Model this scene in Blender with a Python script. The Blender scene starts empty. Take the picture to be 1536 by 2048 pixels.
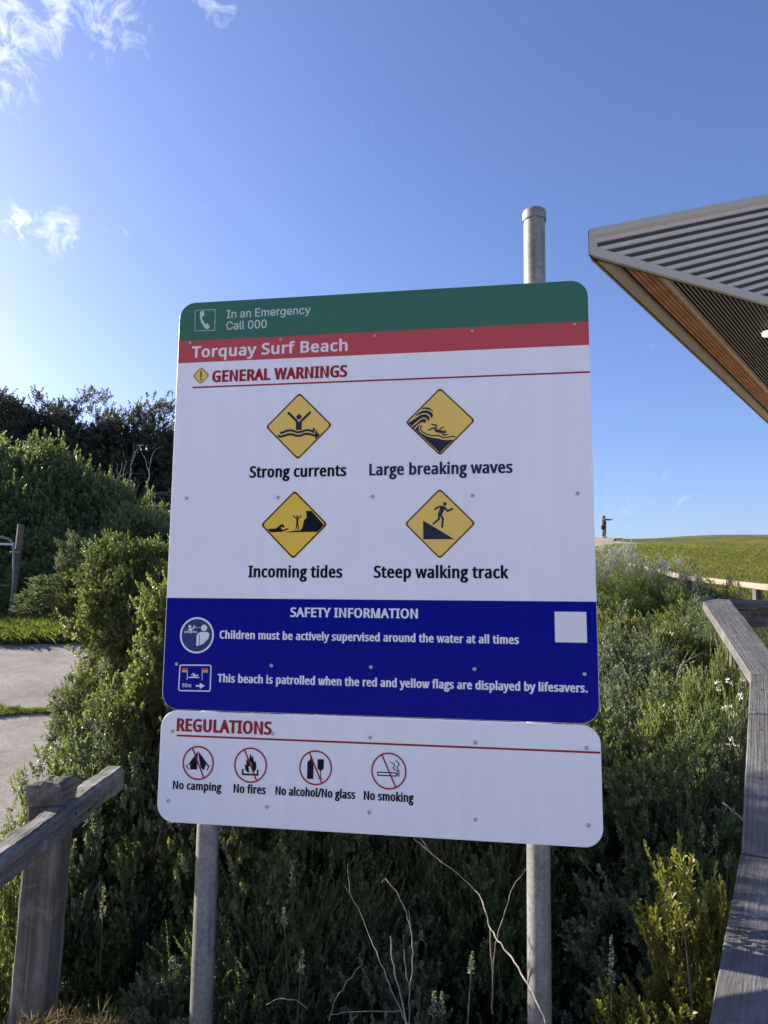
import bpy, bmesh, math, random, json
import numpy as np
from mathutils import Vector, Matrix, Euler
from mathutils.geometry import tessellate_polygon

# ------------------------------------------------------------------ camera
scene = bpy.context.scene
COL = scene.collection
EYE = Vector((0.0, 0.0, 1.55))
FPX = 1420.0                                  # 24 mm equivalent lens, in pixels of a 1536 x 2048 frame
_up = Vector((0.00891, -0.99248, 0.12212)).normalized()       # gravity-up seen by the lens (x right, y down, z forward)
_fw = (Vector((0, 0, 1)) - _up * _up.z).normalized()
_rt = _fw.cross(_up)
if _rt.x < 0: _rt = -_rt
M_CW = Matrix((_rt, _fw, _up))                # lens coordinates -> world

cam_data = bpy.data.cameras.new('camera')
cam = bpy.data.objects.new('camera', cam_data)
COL.objects.link(cam)
cam_data.sensor_fit = 'HORIZONTAL'
cam_data.sensor_width = 36.0
cam_data.lens = 36.0 * FPX / 1536.0
cam_data.clip_start = 0.05
cam_data.clip_end = 6000.0
flip = Matrix(((1, 0, 0), (0, -1, 0), (0, 0, -1)))
cam.matrix_world = Matrix.Translation(EYE) @ (M_CW @ flip).to_4x4()
scene.camera = cam

# ------------------------------------------------------------------ world, sun, exposure
SUN_AZ = math.radians(-63.0)                  # left of straight ahead (straight ahead = +Y)
SUN_EL = math.radians(21.0)
world = bpy.data.worlds.new('World')
scene.world = world
world.use_nodes = True
wt = world.node_tree
wt.nodes.clear()
def wn(t, **k):
    n = wt.nodes.new(t)
    for a, b in k.items(): setattr(n, a, b)
    return n
w_out = wn('ShaderNodeOutputWorld'); w_bg = wn('ShaderNodeBackground')
w_sky = wn('ShaderNodeTexSky'); w_sky.sky_type = 'NISHITA'
w_sky.sun_disc = False
w_sky.sun_elevation = SUN_EL
w_sky.sun_rotation = SUN_AZ
w_sky.air_density = 1.0; w_sky.dust_density = 1.3; w_sky.ozone_density = 4.0
w_sky.altitude = 0
w_bg.inputs['Strength'].default_value = 0.09
w_tc = wn('ShaderNodeTexCoord')
# thin cirrus: stretched noise, thresholded, present all over the sky and thicker in a few banks
w_map = wn('ShaderNodeMapping'); w_map.inputs['Scale'].default_value = (16.0, 11.0, 16.0)
w_map.inputs['Rotation'].default_value = (0.5, 0.35, 0.2)
w_n1 = wn('ShaderNodeTexNoise'); w_n1.inputs['Scale'].default_value = 1.9; w_n1.inputs['Detail'].default_value = 12.0
w_n1.inputs['Roughness'].default_value = 0.68; w_n1.inputs['Distortion'].default_value = 0.9
wt.links.new(w_tc.outputs['Generated'], w_map.inputs['Vector'])
wt.links.new(w_map.outputs['Vector'], w_n1.inputs['Vector'])
def math_node(op, a, b=None, clamp=False):
    n = wn('ShaderNodeMath', operation=op, use_clamp=clamp)
    for i, v in enumerate((a, b)):
        if v is None: continue
        if isinstance(v, (int, float)): n.inputs[i].default_value = v
        else: wt.links.new(v, n.inputs[i])
    return n.outputs[0]
def ray(px, py):                              # direction through a point of the 1536 x 2048 frame
    return (M_CW @ Vector(((px - 768) / FPX, (py - 1024) / FPX, 1.0))).normalized()
banks = [(-10, 60, 4.2, 0.34), (5, 15, 3.6, 0.28), (172, 38, 3.2, 0.36), (150, -20, 3.0, 0.28), (28, 430, 1.5, 0.36), (42, 446, 1.3, 0.36), (60, 464, 1.5, 0.36), (108, 442, 1.8, 0.34), (140, 470, 1.9, 0.34), (118, 490, 1.4, 0.30), (265, 25, 3, 0.26),
         (240, 435, 1.6, 0.30), (430, 5, 2.4, 0.28), (0, 170, 3.5, 0.24), (1330, 1050, 5, 0.14), (-300, -200, 8, 0.3), (1900, 980, 6, 0.2),
         (600, -500, 8, 0.25), (-900, 500, 9, 0.3)]
acc = None
for px, py, rad, amt in banks:
    d = ray(px, py)
    vm = wn('ShaderNodeVectorMath', operation='DISTANCE')
    vm.inputs[1].default_value = d
    wt.links.new(w_tc.outputs['Generated'], vm.inputs[0])
    t = math_node('DIVIDE', vm.outputs['Value'], math.radians(rad))
    t = math_node('SUBTRACT', 1.0, t, clamp=True)
    t = math_node('MULTIPLY', math_node('POWER', t, 0.7), amt)
    acc = t if acc is None else math_node('ADD', acc, t)
cl = math_node('MULTIPLY', math_node('SUBTRACT', w_n1.outputs['Fac'], 0.5), math_node('ADD', math_node('MULTIPLY', acc, 5.0), 1.0))
cl = math_node('ADD', math_node('ADD', cl, 0.5), math_node('MULTIPLY', acc, 0.62))
w_mr = wn('ShaderNodeMapRange'); w_mr.inputs['From Min'].default_value = 0.66; w_mr.inputs['From Max'].default_value = 1.30
w_mr.inputs['To Max'].default_value = 0.5
wt.links.new(cl, w_mr.inputs['Value'])
w_mix = wn('ShaderNodeMix', data_type='RGBA')
w_mix.inputs[7].default_value = (6.5, 6.9, 7.4, 1)
w_tint = wn('ShaderNodeMix', data_type='RGBA', blend_type='MULTIPLY'); w_tint.inputs[0].default_value = 1.0
w_tint.inputs[7].default_value = (0.96, 0.90, 1.08, 1)
wt.links.new(w_sky.outputs['Color'], w_tint.inputs[6])
wt.links.new(w_mr.outputs[0], w_mix.inputs[0])
wt.links.new(w_tint.outputs[2], w_mix.inputs[6])
wt.links.new(w_mix.outputs[2], w_bg.inputs['Color'])
wt.links.new(w_bg.outputs[0], w_out.inputs['Surface'])

sun_data = bpy.data.lights.new('sun', 'SUN')
sun_data.energy = 5.0
sun_data.angle = math.radians(0.6)
sun_data.color = (1.0, 0.93, 0.82)
sun = bpy.data.objects.new('sun', sun_data)
COL.objects.link(sun)
sdir = Vector((math.sin(SUN_AZ) * math.cos(SUN_EL), math.cos(SUN_AZ) * math.cos(SUN_EL), math.sin(SUN_EL)))
sun.rotation_euler = sdir.to_track_quat('Z', 'Y').to_euler()
sun.location = sdir * 50

scene.view_settings.view_transform = 'Standard'
scene.view_settings.look = 'None'
scene.view_settings.gamma = 1.0
scene.view_settings.use_curve_mapping = False
scene.view_settings.exposure = 1.30

# ------------------------------------------------------------------ helpers
def tag(o, label=None, cat=None, group=None, kind=None):
    if label: o['label'] = label
    if cat: o['category'] = cat
    if group: o['group'] = group
    if kind: o['kind'] = kind
    return o

def at(px, py, Y):                            # the point at world depth Y (metres ahead) on the line of sight through a frame point
    d = ray(px, py)
    return EYE + d * (Y / d.y)

def empty(name, loc=(0, 0, 0), rz=0.0, mat=None):
    o = bpy.data.objects.new(name, None)
    o.empty_display_size = 0.1
    COL.objects.link(o)
    if mat is not None: o.matrix_world = mat
    else:
        o.location = loc; o.rotation_euler = (0, 0, rz)
    return o

def link_mesh(name, me, parent=None, mat=None):
    o = bpy.data.objects.new(name, me)
    COL.objects.link(o)
    if parent is not None: o.parent = parent
    if mat is not None: o.matrix_basis = mat
    return o

class MB:
    def __init__(self): self.v = []; self.f = []; self.m = []; self.mi = 0
    def add(self, vs, fs):
        b = len(self.v); self.v += [tuple(x) for x in vs]
        self.f += [tuple(i + b for i in f) for f in fs]; self.m += [self.mi] * len(fs)
    def box(self, c, s, rz=0.0):
        cx, cy, cz = c; hx, hy, hz = s[0] / 2, s[1] / 2, s[2] / 2
        ca, sa = math.cos(rz), math.sin(rz)
        vs = [(cx + x * ca - y * sa, cy + x * sa + y * ca, cz + z) for z in (-hz, hz) for x, y in ((-hx, -hy), (hx, -hy), (hx, hy), (-hx, hy))]
        self.add(vs, [(3, 2, 1, 0), (4, 5, 6, 7), (0, 1, 5, 4), (1, 2, 6, 5), (2, 3, 7, 6), (3, 0, 4, 7)])
    def tube(self, pts, radii, n=6, cap=True):
        pts = [Vector(p) for p in pts]; vs = []; fs = []
        if not hasattr(radii, '__len__'): radii = [radii] * len(pts)
        ref = None
        for i, p in enumerate(pts):
            a = pts[max(i - 1, 0)]; b = pts[min(i + 1, len(pts) - 1)]
            t = (b - a).normalized()
            if ref is None:
                ref = t.orthogonal().normalized()
            ref = (ref - t * ref.dot(t)).normalized()
            bi = t.cross(ref)
            for k in range(n):
                an = 2 * math.pi * k / n
                vs.append(p + (ref * math.cos(an) + bi * math.sin(an)) * radii[i])
        for i in range(len(pts) - 1):
            for k in range(n):
                k2 = (k + 1) % n
                fs.append((i * n + k, i * n + k2, (i + 1) * n + k2, (i + 1) * n + k))
        if cap:
            fs.append(tuple(reversed(range(n)))); fs.append(tuple((len(pts) - 1) * n + k for k in range(n)))
        self.add(vs, fs)
    def prism(self, poly, d):                 # extrude polygon (3-D points) by vector d
        n = len(poly); poly = [Vector(p) for p in poly]; d = Vector(d)
        self.add(poly + [p + d for p in poly], [tuple(reversed(range(n))), tuple(range(n, 2 * n))] + [(i, (i + 1) % n, n + (i + 1) % n, n + i) for i in range(n)])
    def build(self, name, mats, parent=None, smooth=False, mat=None):
        me = bpy.data.meshes.new(name)
        me.from_pydata(self.v, [], self.f)
        if not isinstance(mats, (list, tuple)): mats = [mats]
        for m in mats: me.materials.append(m)
        if len(mats) > 1: me.polygons.foreach_set('material_index', self.m)
        if smooth: me.polygons.foreach_set('use_smooth', [True] * len(self.f))
        me.update()
        if not smooth:
            bm = bmesh.new(); bm.from_mesh(me); bmesh.ops.recalc_face_normals(bm, faces=bm.faces); bm.to_mesh(me); bm.free()
        return link_mesh(name, me, parent, mat)

# ---- materials
def mat_new(name):
    m = bpy.data.materials.new(name); m.use_nodes = True
    nt = m.node_tree; b = nt.nodes['Principled BSDF']
    return m, nt, b
def nod(nt, t, ins=None, **k):
    n = nt.nodes.new(t)
    for a, b in k.items(): setattr(n, a, b)
    for a, b in (ins or {}).items():
        if hasattr(b, 'is_linked') or isinstance(b, bpy.types.NodeSocket): nt.links.new(b, n.inputs[a])
        else: n.inputs[a].default_value = b
    return n
def ramp(nt, fac, stops, interp='LINEAR'):
    r = nt.nodes.new('ShaderNodeValToRGB'); r.color_ramp.interpolation = interp
    el = r.color_ramp.elements
    while len(el) < len(stops): el.new(0.5)
    for e, (p, c) in zip(el, stops):
        e.position = p; e.color = (*c, 1) if len(c) == 3 else c
    nt.links.new(fac, r.inputs[0]); return r.outputs[0]
def coords(nt, scale=(1, 1, 1), kind='Object'):
    tc = nod(nt, 'ShaderNodeTexCoord')
    mp = nod(nt, 'ShaderNodeMapping', {'Vector': tc.outputs[kind], 'Scale': scale})
    return mp.outputs[0]
def noise(nt, vec, scale, detail=6, rough=0.6, dist=0.0):
    return nod(nt, 'ShaderNodeTexNoise', {'Vector': vec, 'Scale': scale, 'Detail': detail, 'Roughness': rough, 'Distortion': dist}).outputs['Fac']
def bump(nt, b, h, strength=0.3, dist=0.01):
    n = nod(nt, 'ShaderNodeBump', {'Height': h, 'Strength': strength, 'Distance': dist})
    nt.links.new(n.outputs[0], b.inputs['Normal'])
def mixc(nt, fac, a, c, blend='MIX'):
    n = nod(nt, 'ShaderNodeMix', data_type='RGBA', blend_type=blend)
    for i, v in ((0, fac), (6, a), (7, c)):
        if isinstance(v, bpy.types.NodeSocket): nt.links.new(v, n.inputs[i])
        elif isinstance(v, (int, float)): n.inputs[i].default_value = v
        else: n.inputs[i].default_value = (*v, 1)
    return n.outputs[2]

def paint(name, col, rough=0.35, dirt=0.06, spec=0.4):
    m, nt, b = mat_new(name)
    v = coords(nt, (1, 1, 1))
    n1 = noise(nt, v, 3.0, 5, 0.6)
    vs = coords(nt, (30, 30, 1.2)); n2 = noise(nt, vs, 1.0, 4, 0.7)
    f = nod(nt, 'ShaderNodeMath', {0: n1, 1: n2}, operation='MULTIPLY').outputs[0]
    c = ramp(nt, f, [(0.1, tuple(x * (1 - dirt) for x in col)), (0.4, col)])
    nt.links.new(c, b.inputs['Base Color'])
    r = nod(nt, 'ShaderNodeMapRange', {'Value': n1, 'To Min': rough * 0.8, 'To Max': rough * 1.3})
    nt.links.new(r.outputs[0], b.inputs['Roughness'])
    b.inputs['Specular IOR Level'].default_value = spec
    return m

WHITE = paint('sign_white', (0.87, 0.885, 0.92), 0.36, 0.08, spec=0.5)
GREEN = paint('sign_green', (0.045, 0.155, 0.088), 0.33)
RED = paint('sign_red', (0.54, 0.07, 0.075), 0.36)
DRED = paint('sign_dark_red', (0.36, 0.018, 0.025), 0.4, spec=0.2)
BLUE = paint('sign_blue', (0.0003, 0.006, 0.25), 0.2, spec=0.09)
MBLUE = paint('sign_mid_blue', (0.004, 0.035, 0.16), 0.3)
YELLOW = paint('sign_yellow', (0.88, 0.58, 0.055), 0.4)
BLACK = paint('sign_black', (0.004, 0.005, 0.014), 0.45, spec=0.15)
FADED = paint('print_faded_navy', (0.018, 0.028, 0.062), 0.45, spec=0.2)
YELLOW2 = paint('sign_yellow_faded', (0.86, 0.60, 0.12), 0.4)
PRINTW = paint('print_white', (0.80, 0.81, 0.84), 0.4)
PGREY = paint('print_pale_green', (0.58, 0.64, 0.62), 0.4)
ORANGE = paint('flag_yellow', (0.75, 0.45, 0.05), 0.4)
FRED = paint('flag_red', (0.60, 0.09, 0.04), 0.4)

def galv(name, base=0.30):
    m, nt, b = mat_new(name)
    v = coords(nt, (1, 1, 1))
    vor = nod(nt, 'ShaderNodeTexVoronoi', {'Vector': v, 'Scale': 130.0}, feature='F1')
    n1 = noise(nt, v, 14, 6, 0.65)
    vs = coords(nt, (40, 40, 3)); n2 = noise(nt, vs, 1.0, 4, 0.7)
    f = mixc(nt, 0.35, n1, vor.outputs['Color'])
    c1 = ramp(nt, f, [(0.2, (base * 0.60, base * 0.60, base * 0.56)), (0.5, (base, base * 0.98, base * 0.92)), (0.8, (base * 1.45, base * 1.40, base * 1.3))])
    c2 = ramp(nt, n2, [(0.35, (0.55, 0.5, 0.42)), (0.55, (1, 1, 1))])
    nt.links.new(mixc(nt, 0.7, c1, c2, 'MULTIPLY'), b.inputs['Base Color'])
    b.inputs['Metallic'].default_value = 0.1
    b.inputs['Roughness'].default_value = 0.55
    bump(nt, b, n1, 0.25, 0.002)
    return m
GALV = galv('galvanised_steel', 0.235)
STEEL = paint('screw_steel', (0.45, 0.45, 0.45), 0.3)
STEEL.node_tree.nodes['Principled BSDF'].inputs['Metallic'].default_value = 0.85
DARKM, _nt, _b = mat_new('dark_gap'); _b.inputs['Base Color'].default_value = (0.01, 0.01, 0.01, 1); _b.inputs['Roughness'].default_value = 0.8

def wood(name, dark, mid, light, axis=1, warm=None, lichen=0.35):
    m, nt, b = mat_new(name)
    sc = [28, 28, 28]; sc[axis] = 1.4
    v = coords(nt, tuple(sc))
    grain = noise(nt, v, 1.0, 10, 0.72, 0.35)
    sc2 = [120, 120, 120]; sc2[axis] = 3.0
    fine = noise(nt, coords(nt, tuple(sc2)), 1.0, 5, 0.7, 0.1)
    blot = noise(nt, coords(nt, (1, 1, 1)), 9.0, 7, 0.7, 0.4)
    g = nod(nt, 'ShaderNodeMath', {0: grain, 1: fine}, operation='ADD').outputs[0]
    g = nod(nt, 'ShaderNodeMath', {0: g, 1: 0.5}, operation='MULTIPLY').outputs[0]
    c = ramp(nt, g, [(0.30, dark), (0.46, mid), (0.62, light)])
    lm = ramp(nt, blot, [(0.52, (0, 0, 0)), (0.60, (1, 1, 1))])
    lf = nod(nt, 'ShaderNodeMath', {0: lm, 1: lichen}, operation='MULTIPLY').outputs[0]
    c = mixc(nt, lf, c, tuple(min(1, x * 1.5) for x in light))
    dk = ramp(nt, noise(nt, coords(nt, (1, 1, 1)), 4.0, 5, 0.6), [(0.35, (0.55, 0.52, 0.5)), (0.55, (1, 1, 1))])
    c = mixc(nt, 0.6, c, dk, 'MULTIPLY')
    crk = ramp(nt, grain, [(0.30, (0.15, 0.15, 0.15)), (0.36, (1, 1, 1))])
    c = mixc(nt, 0.8, c, crk, 'MULTIPLY')
    nt.links.new(c, b.inputs['Base Color'])
    b.inputs['Roughness'].default_value = 0.85
    b.inputs['Specular IOR Level'].default_value = 0.25
    h = nod(nt, 'ShaderNodeMath', {0: g, 1: blot}, operation='ADD').outputs[0]
    bump(nt, b, h, 1.0, 0.010)
    return m
WOOD_POST = wood('weathered_post', (0.04, 0.032, 0.026), (0.115, 0.095, 0.078), (0.24, 0.21, 0.18), 1)
WOOD_RAIL = wood('weathered_rail', (0.045, 0.040, 0.034), (0.13, 0.122, 0.105), (0.29, 0.275, 0.245), 1, lichen=0.5)
WOOD_CAP = wood('grey_cap_rail', (0.055, 0.052, 0.048), (0.118, 0.112, 0.104), (0.20, 0.19, 0.178), 1, lichen=0.25)
WOOD_TAN = wood('tan_rail', (0.12, 0.09, 0.07), (0.28, 0.22, 0.17), (0.42, 0.35, 0.28), 1, lichen=0.1)
WOOD_BATTEN = wood('timber_batten', (0.30, 0.15, 0.075), (0.55, 0.29, 0.15), (0.68, 0.42, 0.24), 1, lichen=0.0)

def leafmat(name, dark, light, trans=0.35, rough=0.45, tip=None):
    m, nt, b = mat_new(name)
    at_ = nod(nt, 'ShaderNodeAttribute', attribute_name='tone')
    oi = nod(nt, 'ShaderNodeObjectInfo')
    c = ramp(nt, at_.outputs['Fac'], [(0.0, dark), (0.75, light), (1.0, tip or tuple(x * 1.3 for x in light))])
    hs = nod(nt, 'ShaderNodeHueSaturation', {'Color': c})
    r1 = nod(nt, 'ShaderNodeMapRange', {'Value': oi.outputs['Random'], 'To Min': 0.475, 'To Max': 0.515})
    r2 = nod(nt, 'ShaderNodeMapRange', {'Value': oi.outputs['Random'], 'To Min': 1.15, 'To Max': 0.85})
    nt.links.new(r1.outputs[0], hs.inputs['Hue']); nt.links.new(r2.outputs[0], hs.inputs['Value'])
    nt.links.new(hs.outputs[0], b.inputs['Base Color'])
    b.inputs['Roughness'].default_value = rough
    b.inputs['Specular IOR Level'].default_value = 0.45
    tr = nod(nt, 'ShaderNodeBsdfTranslucent')
    tc = mixc(nt, 1.0, hs.outputs[0], (1.5, 1.6, 0.7), 'MULTIPLY')
    nt.links.new(tc, tr.inputs['Color'])
    ms = nod(nt, 'ShaderNodeMixShader', {0: trans})
    nt.links.new(b.outputs[0], ms.inputs[1]); nt.links.new(tr.outputs[0], ms.inputs[2])
    nt.links.new(ms.outputs[0], nt.nodes['Material Output'].inputs['Surface'])
    return m
LEAF_A = leafmat('leaf_olive', (0.074, 0.092, 0.034), (0.17, 0.205, 0.078), 0.42, 0.42, (0.29, 0.32, 0.15))
LEAF_D = leafmat('leaf_dark', (0.068, 0.088, 0.040), (0.155, 0.19, 0.084), 0.40, 0.45, (0.25, 0.28, 0.15))
LEAF_B = leafmat('leaf_greygreen', (0.082, 0.100, 0.066), (0.18, 0.21, 0.14), 0.36, 0.5, (0.32, 0.34, 0.25))
LEAF_Y = leafmat('leaf_yellowgreen', (0.11, 0.11, 0.022), (0.27, 0.26, 0.055), 0.4, 0.45, (0.42, 0.40, 0.13))
LEAF_G = leafmat('leaf_bright', (0.085, 0.105, 0.028), (0.19, 0.22, 0.062), 0.45, 0.5, (0.29, 0.31, 0.11))
LEAF_S = leafmat('leaf_silver', (0.26, 0.27, 0.27), (0.50, 0.51, 0.50), 0.2, 0.7, (0.62, 0.63, 0.62))
LEAF_R = leafmat('leaf_redbrown', (0.05, 0.028, 0.02), (0.14, 0.07, 0.05), 0.2, 0.5, (0.20, 0.12, 0.08))
LEAF_H = leafmat('leaf_hedge', (0.090, 0.125, 0.060), (0.165, 0.215, 0.100), 0.42, 0.5, (0.20, 0.25, 0.12))
LEAF_T = leafmat('leaf_tree', (0.042, 0.048, 0.032), (0.095, 0.105, 0.07), 0.28, 0.5, (0.13, 0.14, 0.10))
LEAF_W = leafmat('petal_white', (0.6, 0.6, 0.56), (0.8, 0.8, 0.76), 0.2, 0.6, (0.85, 0.85, 0.8))
GRASS = leafmat('grass_blades', (0.115, 0.13, 0.030), (0.235, 0.25, 0.068), 0.4, 0.6, (0.40, 0.37, 0.16))
STRAW = leafmat('straw', (0.10, 0.075, 0.045), (0.24, 0.18, 0.11), 0.2, 0.7, (0.33, 0.27, 0.18))
def bark(name, a, c2):
    m, nt, b = mat_new(name)
    n = noise(nt, coords(nt, (8, 8, 2)), 3.0, 7, 0.7)
    nt.links.new(ramp(nt, n, [(0.35, a), (0.65, c2)]), b.inputs['Base Color'])
    b.inputs['Roughness'].default_value = 0.9
    bump(nt, b, n, 0.5, 0.01)
    return m
BARK = bark('bark', (0.035, 0.028, 0.022), (0.10, 0.085, 0.07))
DEADW = bark('dead_wood', (0.12, 0.11, 0.10), (0.26, 0.24, 0.22))
STALK = bark('dry_stalk', (0.20, 0.16, 0.11), (0.40, 0.34, 0.26))
# ------------------------------------------------------------------ ground
R_Y = [-400, -20, 0, 2.5, 5, 8, 10, 15, 20, 30, 45, 59, 64, 80, 200, 4000]
R_Z = [-6, -0.6, -0.1, 0.0, 0.35, 0.85, 1.1, 1.65, 2.35, 3.75, 5.2, 6.80, 6.9, 6.3, -6, -8]
L_Y = [-400, -20, 0, 3.7, 5, 7, 9, 12, 16, 25, 40, 64, 80, 200, 4000]
L_Z = [-6, -0.6, -0.05, 0.0, 0.26, 0.60, 0.95, 1.2, 1.5, 2.2, 3.3, 4.2, 3.5, -6, -8]
def smooth(t): t = np.clip(t, 0, 1); return t * t * (3 - 2 * t)
def ground_z(x, y):
    x = np.asarray(x, float); y = np.asarray(y, float)
    ys = [y + d for d in (-0.6, 0, 0.6)]
    r = sum(np.interp(q, R_Y, R_Z) for q in ys) / 3
    l = sum(np.interp(q, L_Y, L_Z) for q in ys) / 3
    w = smooth((x + 3.0) / 5.0)
    z = l * (1 - w) + r * w
    z = z + 0.030 * (x - 20) * smooth((y - 40) / 20) * smooth((x - 18) / 8)
    z = z + 0.05 * np.sin(x * 0.55 + y * 0.2) * smooth((y - 14) / 10) + 0.06 * np.sin(x * 0.21 + 1.3) * smooth((y - 25) / 20)
    far = smooth((np.abs(x) - 120) / 200)
    z = z * (1 - far) + (-8) * far
    return z
def gz(x, y): return float(ground_z(x, y))
def grid_mesh(name, xs, ys, dz, mat, kind='structure', rough=0.0):
    X, Y = np.meshgrid(xs, ys)
    Z = ground_z(X, Y) + dz
    if rough:
        rg = np.random.default_rng(3); Z = Z + rg.normal(0, rough, Z.shape)
    n, m = X.shape
    V = np.stack([X, Y, Z], -1).reshape(-1, 3)
    i = np.arange((n - 1) * (m - 1)); r = i // (m - 1); c = i % (m - 1); a = r * m + c
    F = np.stack([a, a + 1, a + m + 1, a + m], -1)
    return mesh_np(name, V, F, mat, kind=kind)
def mesh_np(name, V, F, mat, tone=None, parent=None, kind=None, link=True, smooth_=False):
    me = bpy.data.meshes.new(name)
    k = F.shape[1]
    me.vertices.add(len(V)); me.vertices.foreach_set('co', V.astype(np.float32).ravel())
    me.loops.add(F.size); me.loops.foreach_set('vertex_index', F.astype(np.int32).ravel())
    me.polygons.add(len(F)); me.polygons.foreach_set('loop_start', np.arange(0, F.size, k, dtype=np.int32))
    if hasattr(me.polygons[0], 'loop_total'):
        try: me.polygons.foreach_set('loop_total', np.full(len(F), k, dtype=np.int32))
        except Exception: pass
    me.update(calc_edges=True)
    if smooth_: me.polygons.foreach_set('use_smooth', np.ones(len(F), dtype=bool))
    mats = mat if isinstance(mat, (list, tuple)) else [mat]
    for m in mats: me.materials.append(m)
    if tone is not None:
        a = me.attributes.new('tone', 'FLOAT', 'POINT'); a.data.foreach_set('value', tone.astype(np.float32))
    if not link: return me
    o = link_mesh(name, me, parent)
    if kind: o['kind'] = kind
    return o

# ground material: dark litter near, turf further up
def ground_mat():
    m, nt, b = mat_new('soil_litter')
    v = coords(nt)
    n = noise(nt, v, 14, 9, 0.7); n2 = noise(nt, v, 1.3, 4, 0.6)
    c = ramp(nt, n, [(0.3, (0.02, 0.016, 0.011)), (0.5, (0.055, 0.045, 0.03)), (0.72, (0.12, 0.10, 0.07))])
    g = ramp(nt, n, [(0.3, (0.035, 0.045, 0.014)), (0.7, (0.09, 0.11, 0.035))])
    f = ramp(nt, n2, [(0.45, (0, 0, 0)), (0.6, (1, 1, 1))])
    nt.links.new(mixc(nt, f, c, g), b.inputs['Base Color']); b.inputs['Roughness'].default_value = 0.95
    bump(nt, b, n, 0.9, 0.05)
    return m
def turf_mat():
    m, nt, b = mat_new('turf')
    v = coords(nt)
    n = noise(nt, v, 22, 9, 0.75); n2 = noise(nt, coords(nt, (0.5, 1, 1)), 0.45, 6, 0.65, 0.6); n3 = noise(nt, coords(nt, (0.35, 1.6, 1)), 2.2, 6, 0.7, 0.4)
    c = ramp(nt, n, [(0.25, (0.060, 0.064, 0.018)), (0.5, (0.15, 0.155, 0.048)), (0.75, (0.28, 0.26, 0.10))])
    d = ramp(nt, n3, [(0.38, (0.5, 0.55, 0.4)), (0.5, (0.95, 0.95, 0.9)), (0.66, (1.5, 1.25, 1.05))])
    e = ramp(nt, n2, [(0.4, (0.75, 0.95, 0.7)), (0.6, (1.35, 1.15, 1.1))])
    nt.links.new(mixc(nt, 1.0, mixc(nt, 1.0, c, d, 'MULTIPLY'), e, 'MULTIPLY'), b.inputs['Base Color'])
    b.inputs['Roughness'].default_value = 0.95; b.inputs['Specular IOR Level'].default_value = 0.1
    h = nod(nt, 'ShaderNodeMath', {0: n, 1: n3}, operation='ADD').outputs[0]
    bump(nt, b, h, 1.0, 0.12)
    return m
def concrete_mat(name, tint=(1, 1, 1)):
    m, nt, b = mat_new(name)
    v = coords(nt)
    n = noise(nt, v, 60, 6, 0.7); n2 = noise(nt, v, 1.1, 7, 0.65, 0.5); n3 = noise(nt, v, 7, 6, 0.7)
    vor = nod(nt, 'ShaderNodeTexVoronoi', {'Vector': v, 'Scale': 95.0})
    agg = ramp(nt, vor.outputs['Color'], [(0.15, (0.55, 0.5, 0.46)), (0.5, (1, 1, 1)), (0.85, (1.3, 1.25, 1.2))])
    c = ramp(nt, n2, [(0.35, (0.27, 0.225, 0.185)), (0.5, (0.40, 0.34, 0.285)), (0.68, (0.50, 0.43, 0.36))])
    c = mixc(nt, 0.55, c, agg, 'MULTIPLY')
    c = mixc(nt, 1.0, c, ramp(nt, n3, [(0.3, (0.72, 0.7, 0.68)), (0.55, (1, 1, 1))]), 'MULTIPLY')
    c = mixc(nt, 1.0, c, tint, 'MULTIPLY')
    nt.links.new(c, b.inputs['Base Color']); b.inputs['Roughness'].default_value = 0.9
    bump(nt, b, n, 0.5, 0.01)
    return m
SOIL = ground_mat(); TURF = turf_mat(); CONC = concrete_mat('path_concrete', (0.66, 0.67, 0.68)); PALE = concrete_mat('pale_bounce', (1.35, 1.35, 1.35)); CONC2 = concrete_mat('hill_path_gravel', (0.95, 0.82, 0.68))  # PALE: concrete colour brightened for the added bounce surfaces

def fan(a, b, n): return np.linspace(a, b, n)
xs = np.concatenate([-np.geomspace(4000, 42, 16), fan(-40, -8, 50), fan(-7.7, 9, 70), fan(9.6, 60, 70), np.geomspace(63, 4000, 16)])
ys = np.concatenate([-np.geomspace(1500, 12, 10), fan(-10, 20, 110), fan(20.5, 90, 110), np.geomspace(92, 5000, 16)])
ground = grid_mesh('ground', xs, ys, 0.0, SOIL)

def ruled(name, yv, xl, xr, nx, dz, mat):
    T = np.linspace(0, 1, nx)
    Y = np.repeat(np.array(yv)[:, None], nx, 1)
    X = np.array(xl)[:, None] * (1 - T) + np.array(xr)[:, None] * T
    Z = ground_z(X, Y) + dz
    V = np.stack([X, Y, Z], -1).reshape(-1, 3); n, m = X.shape
    i = np.arange((n - 1) * (m - 1)); r = i // (m - 1); c = i % (m - 1); a = r * m + c
    return mesh_np(name, V, np.stack([a, a + 1, a + m + 1, a + m], -1), mat, kind='structure')
yl = np.linspace(6.2, 110, 240)
ruled('lawn', yl, np.interp(yl, [6, 9, 13, 20, 110], [3.2, 3.2, 2.0, -2, -14]), np.full(240, 115.0), 150, 0.035, TURF)
yp = np.linspace(30, 63, 90)
ruled('hill_path', yp, np.full(90, -6.0), np.interp(yp, [30, 33, 45, 50, 54, 60, 63], [9.0, 9.8, 16.9, 16.2, 17.6, 20.4, 21.5]), 60, 0.075, CONC2)
yc = np.linspace(0.6, 9.0, 90)
ruled('path', yc, np.full(90, -14.0), np.interp(yc, [0.6, 1.5, 3, 5, 9], [-1.4, -1.35, -1.25, -1.3, -1.9]), 90, 0.03, CONC)
yb = np.linspace(-30, 0.6, 60)
ruled('bounce_apron', yb, np.full(60, -30.0), np.full(60, 25.0), 60, 0.045, PALE)  # unseen pale ground added behind the camera to bounce light onto the sign
yd = np.linspace(0.6, 22, 60)
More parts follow.
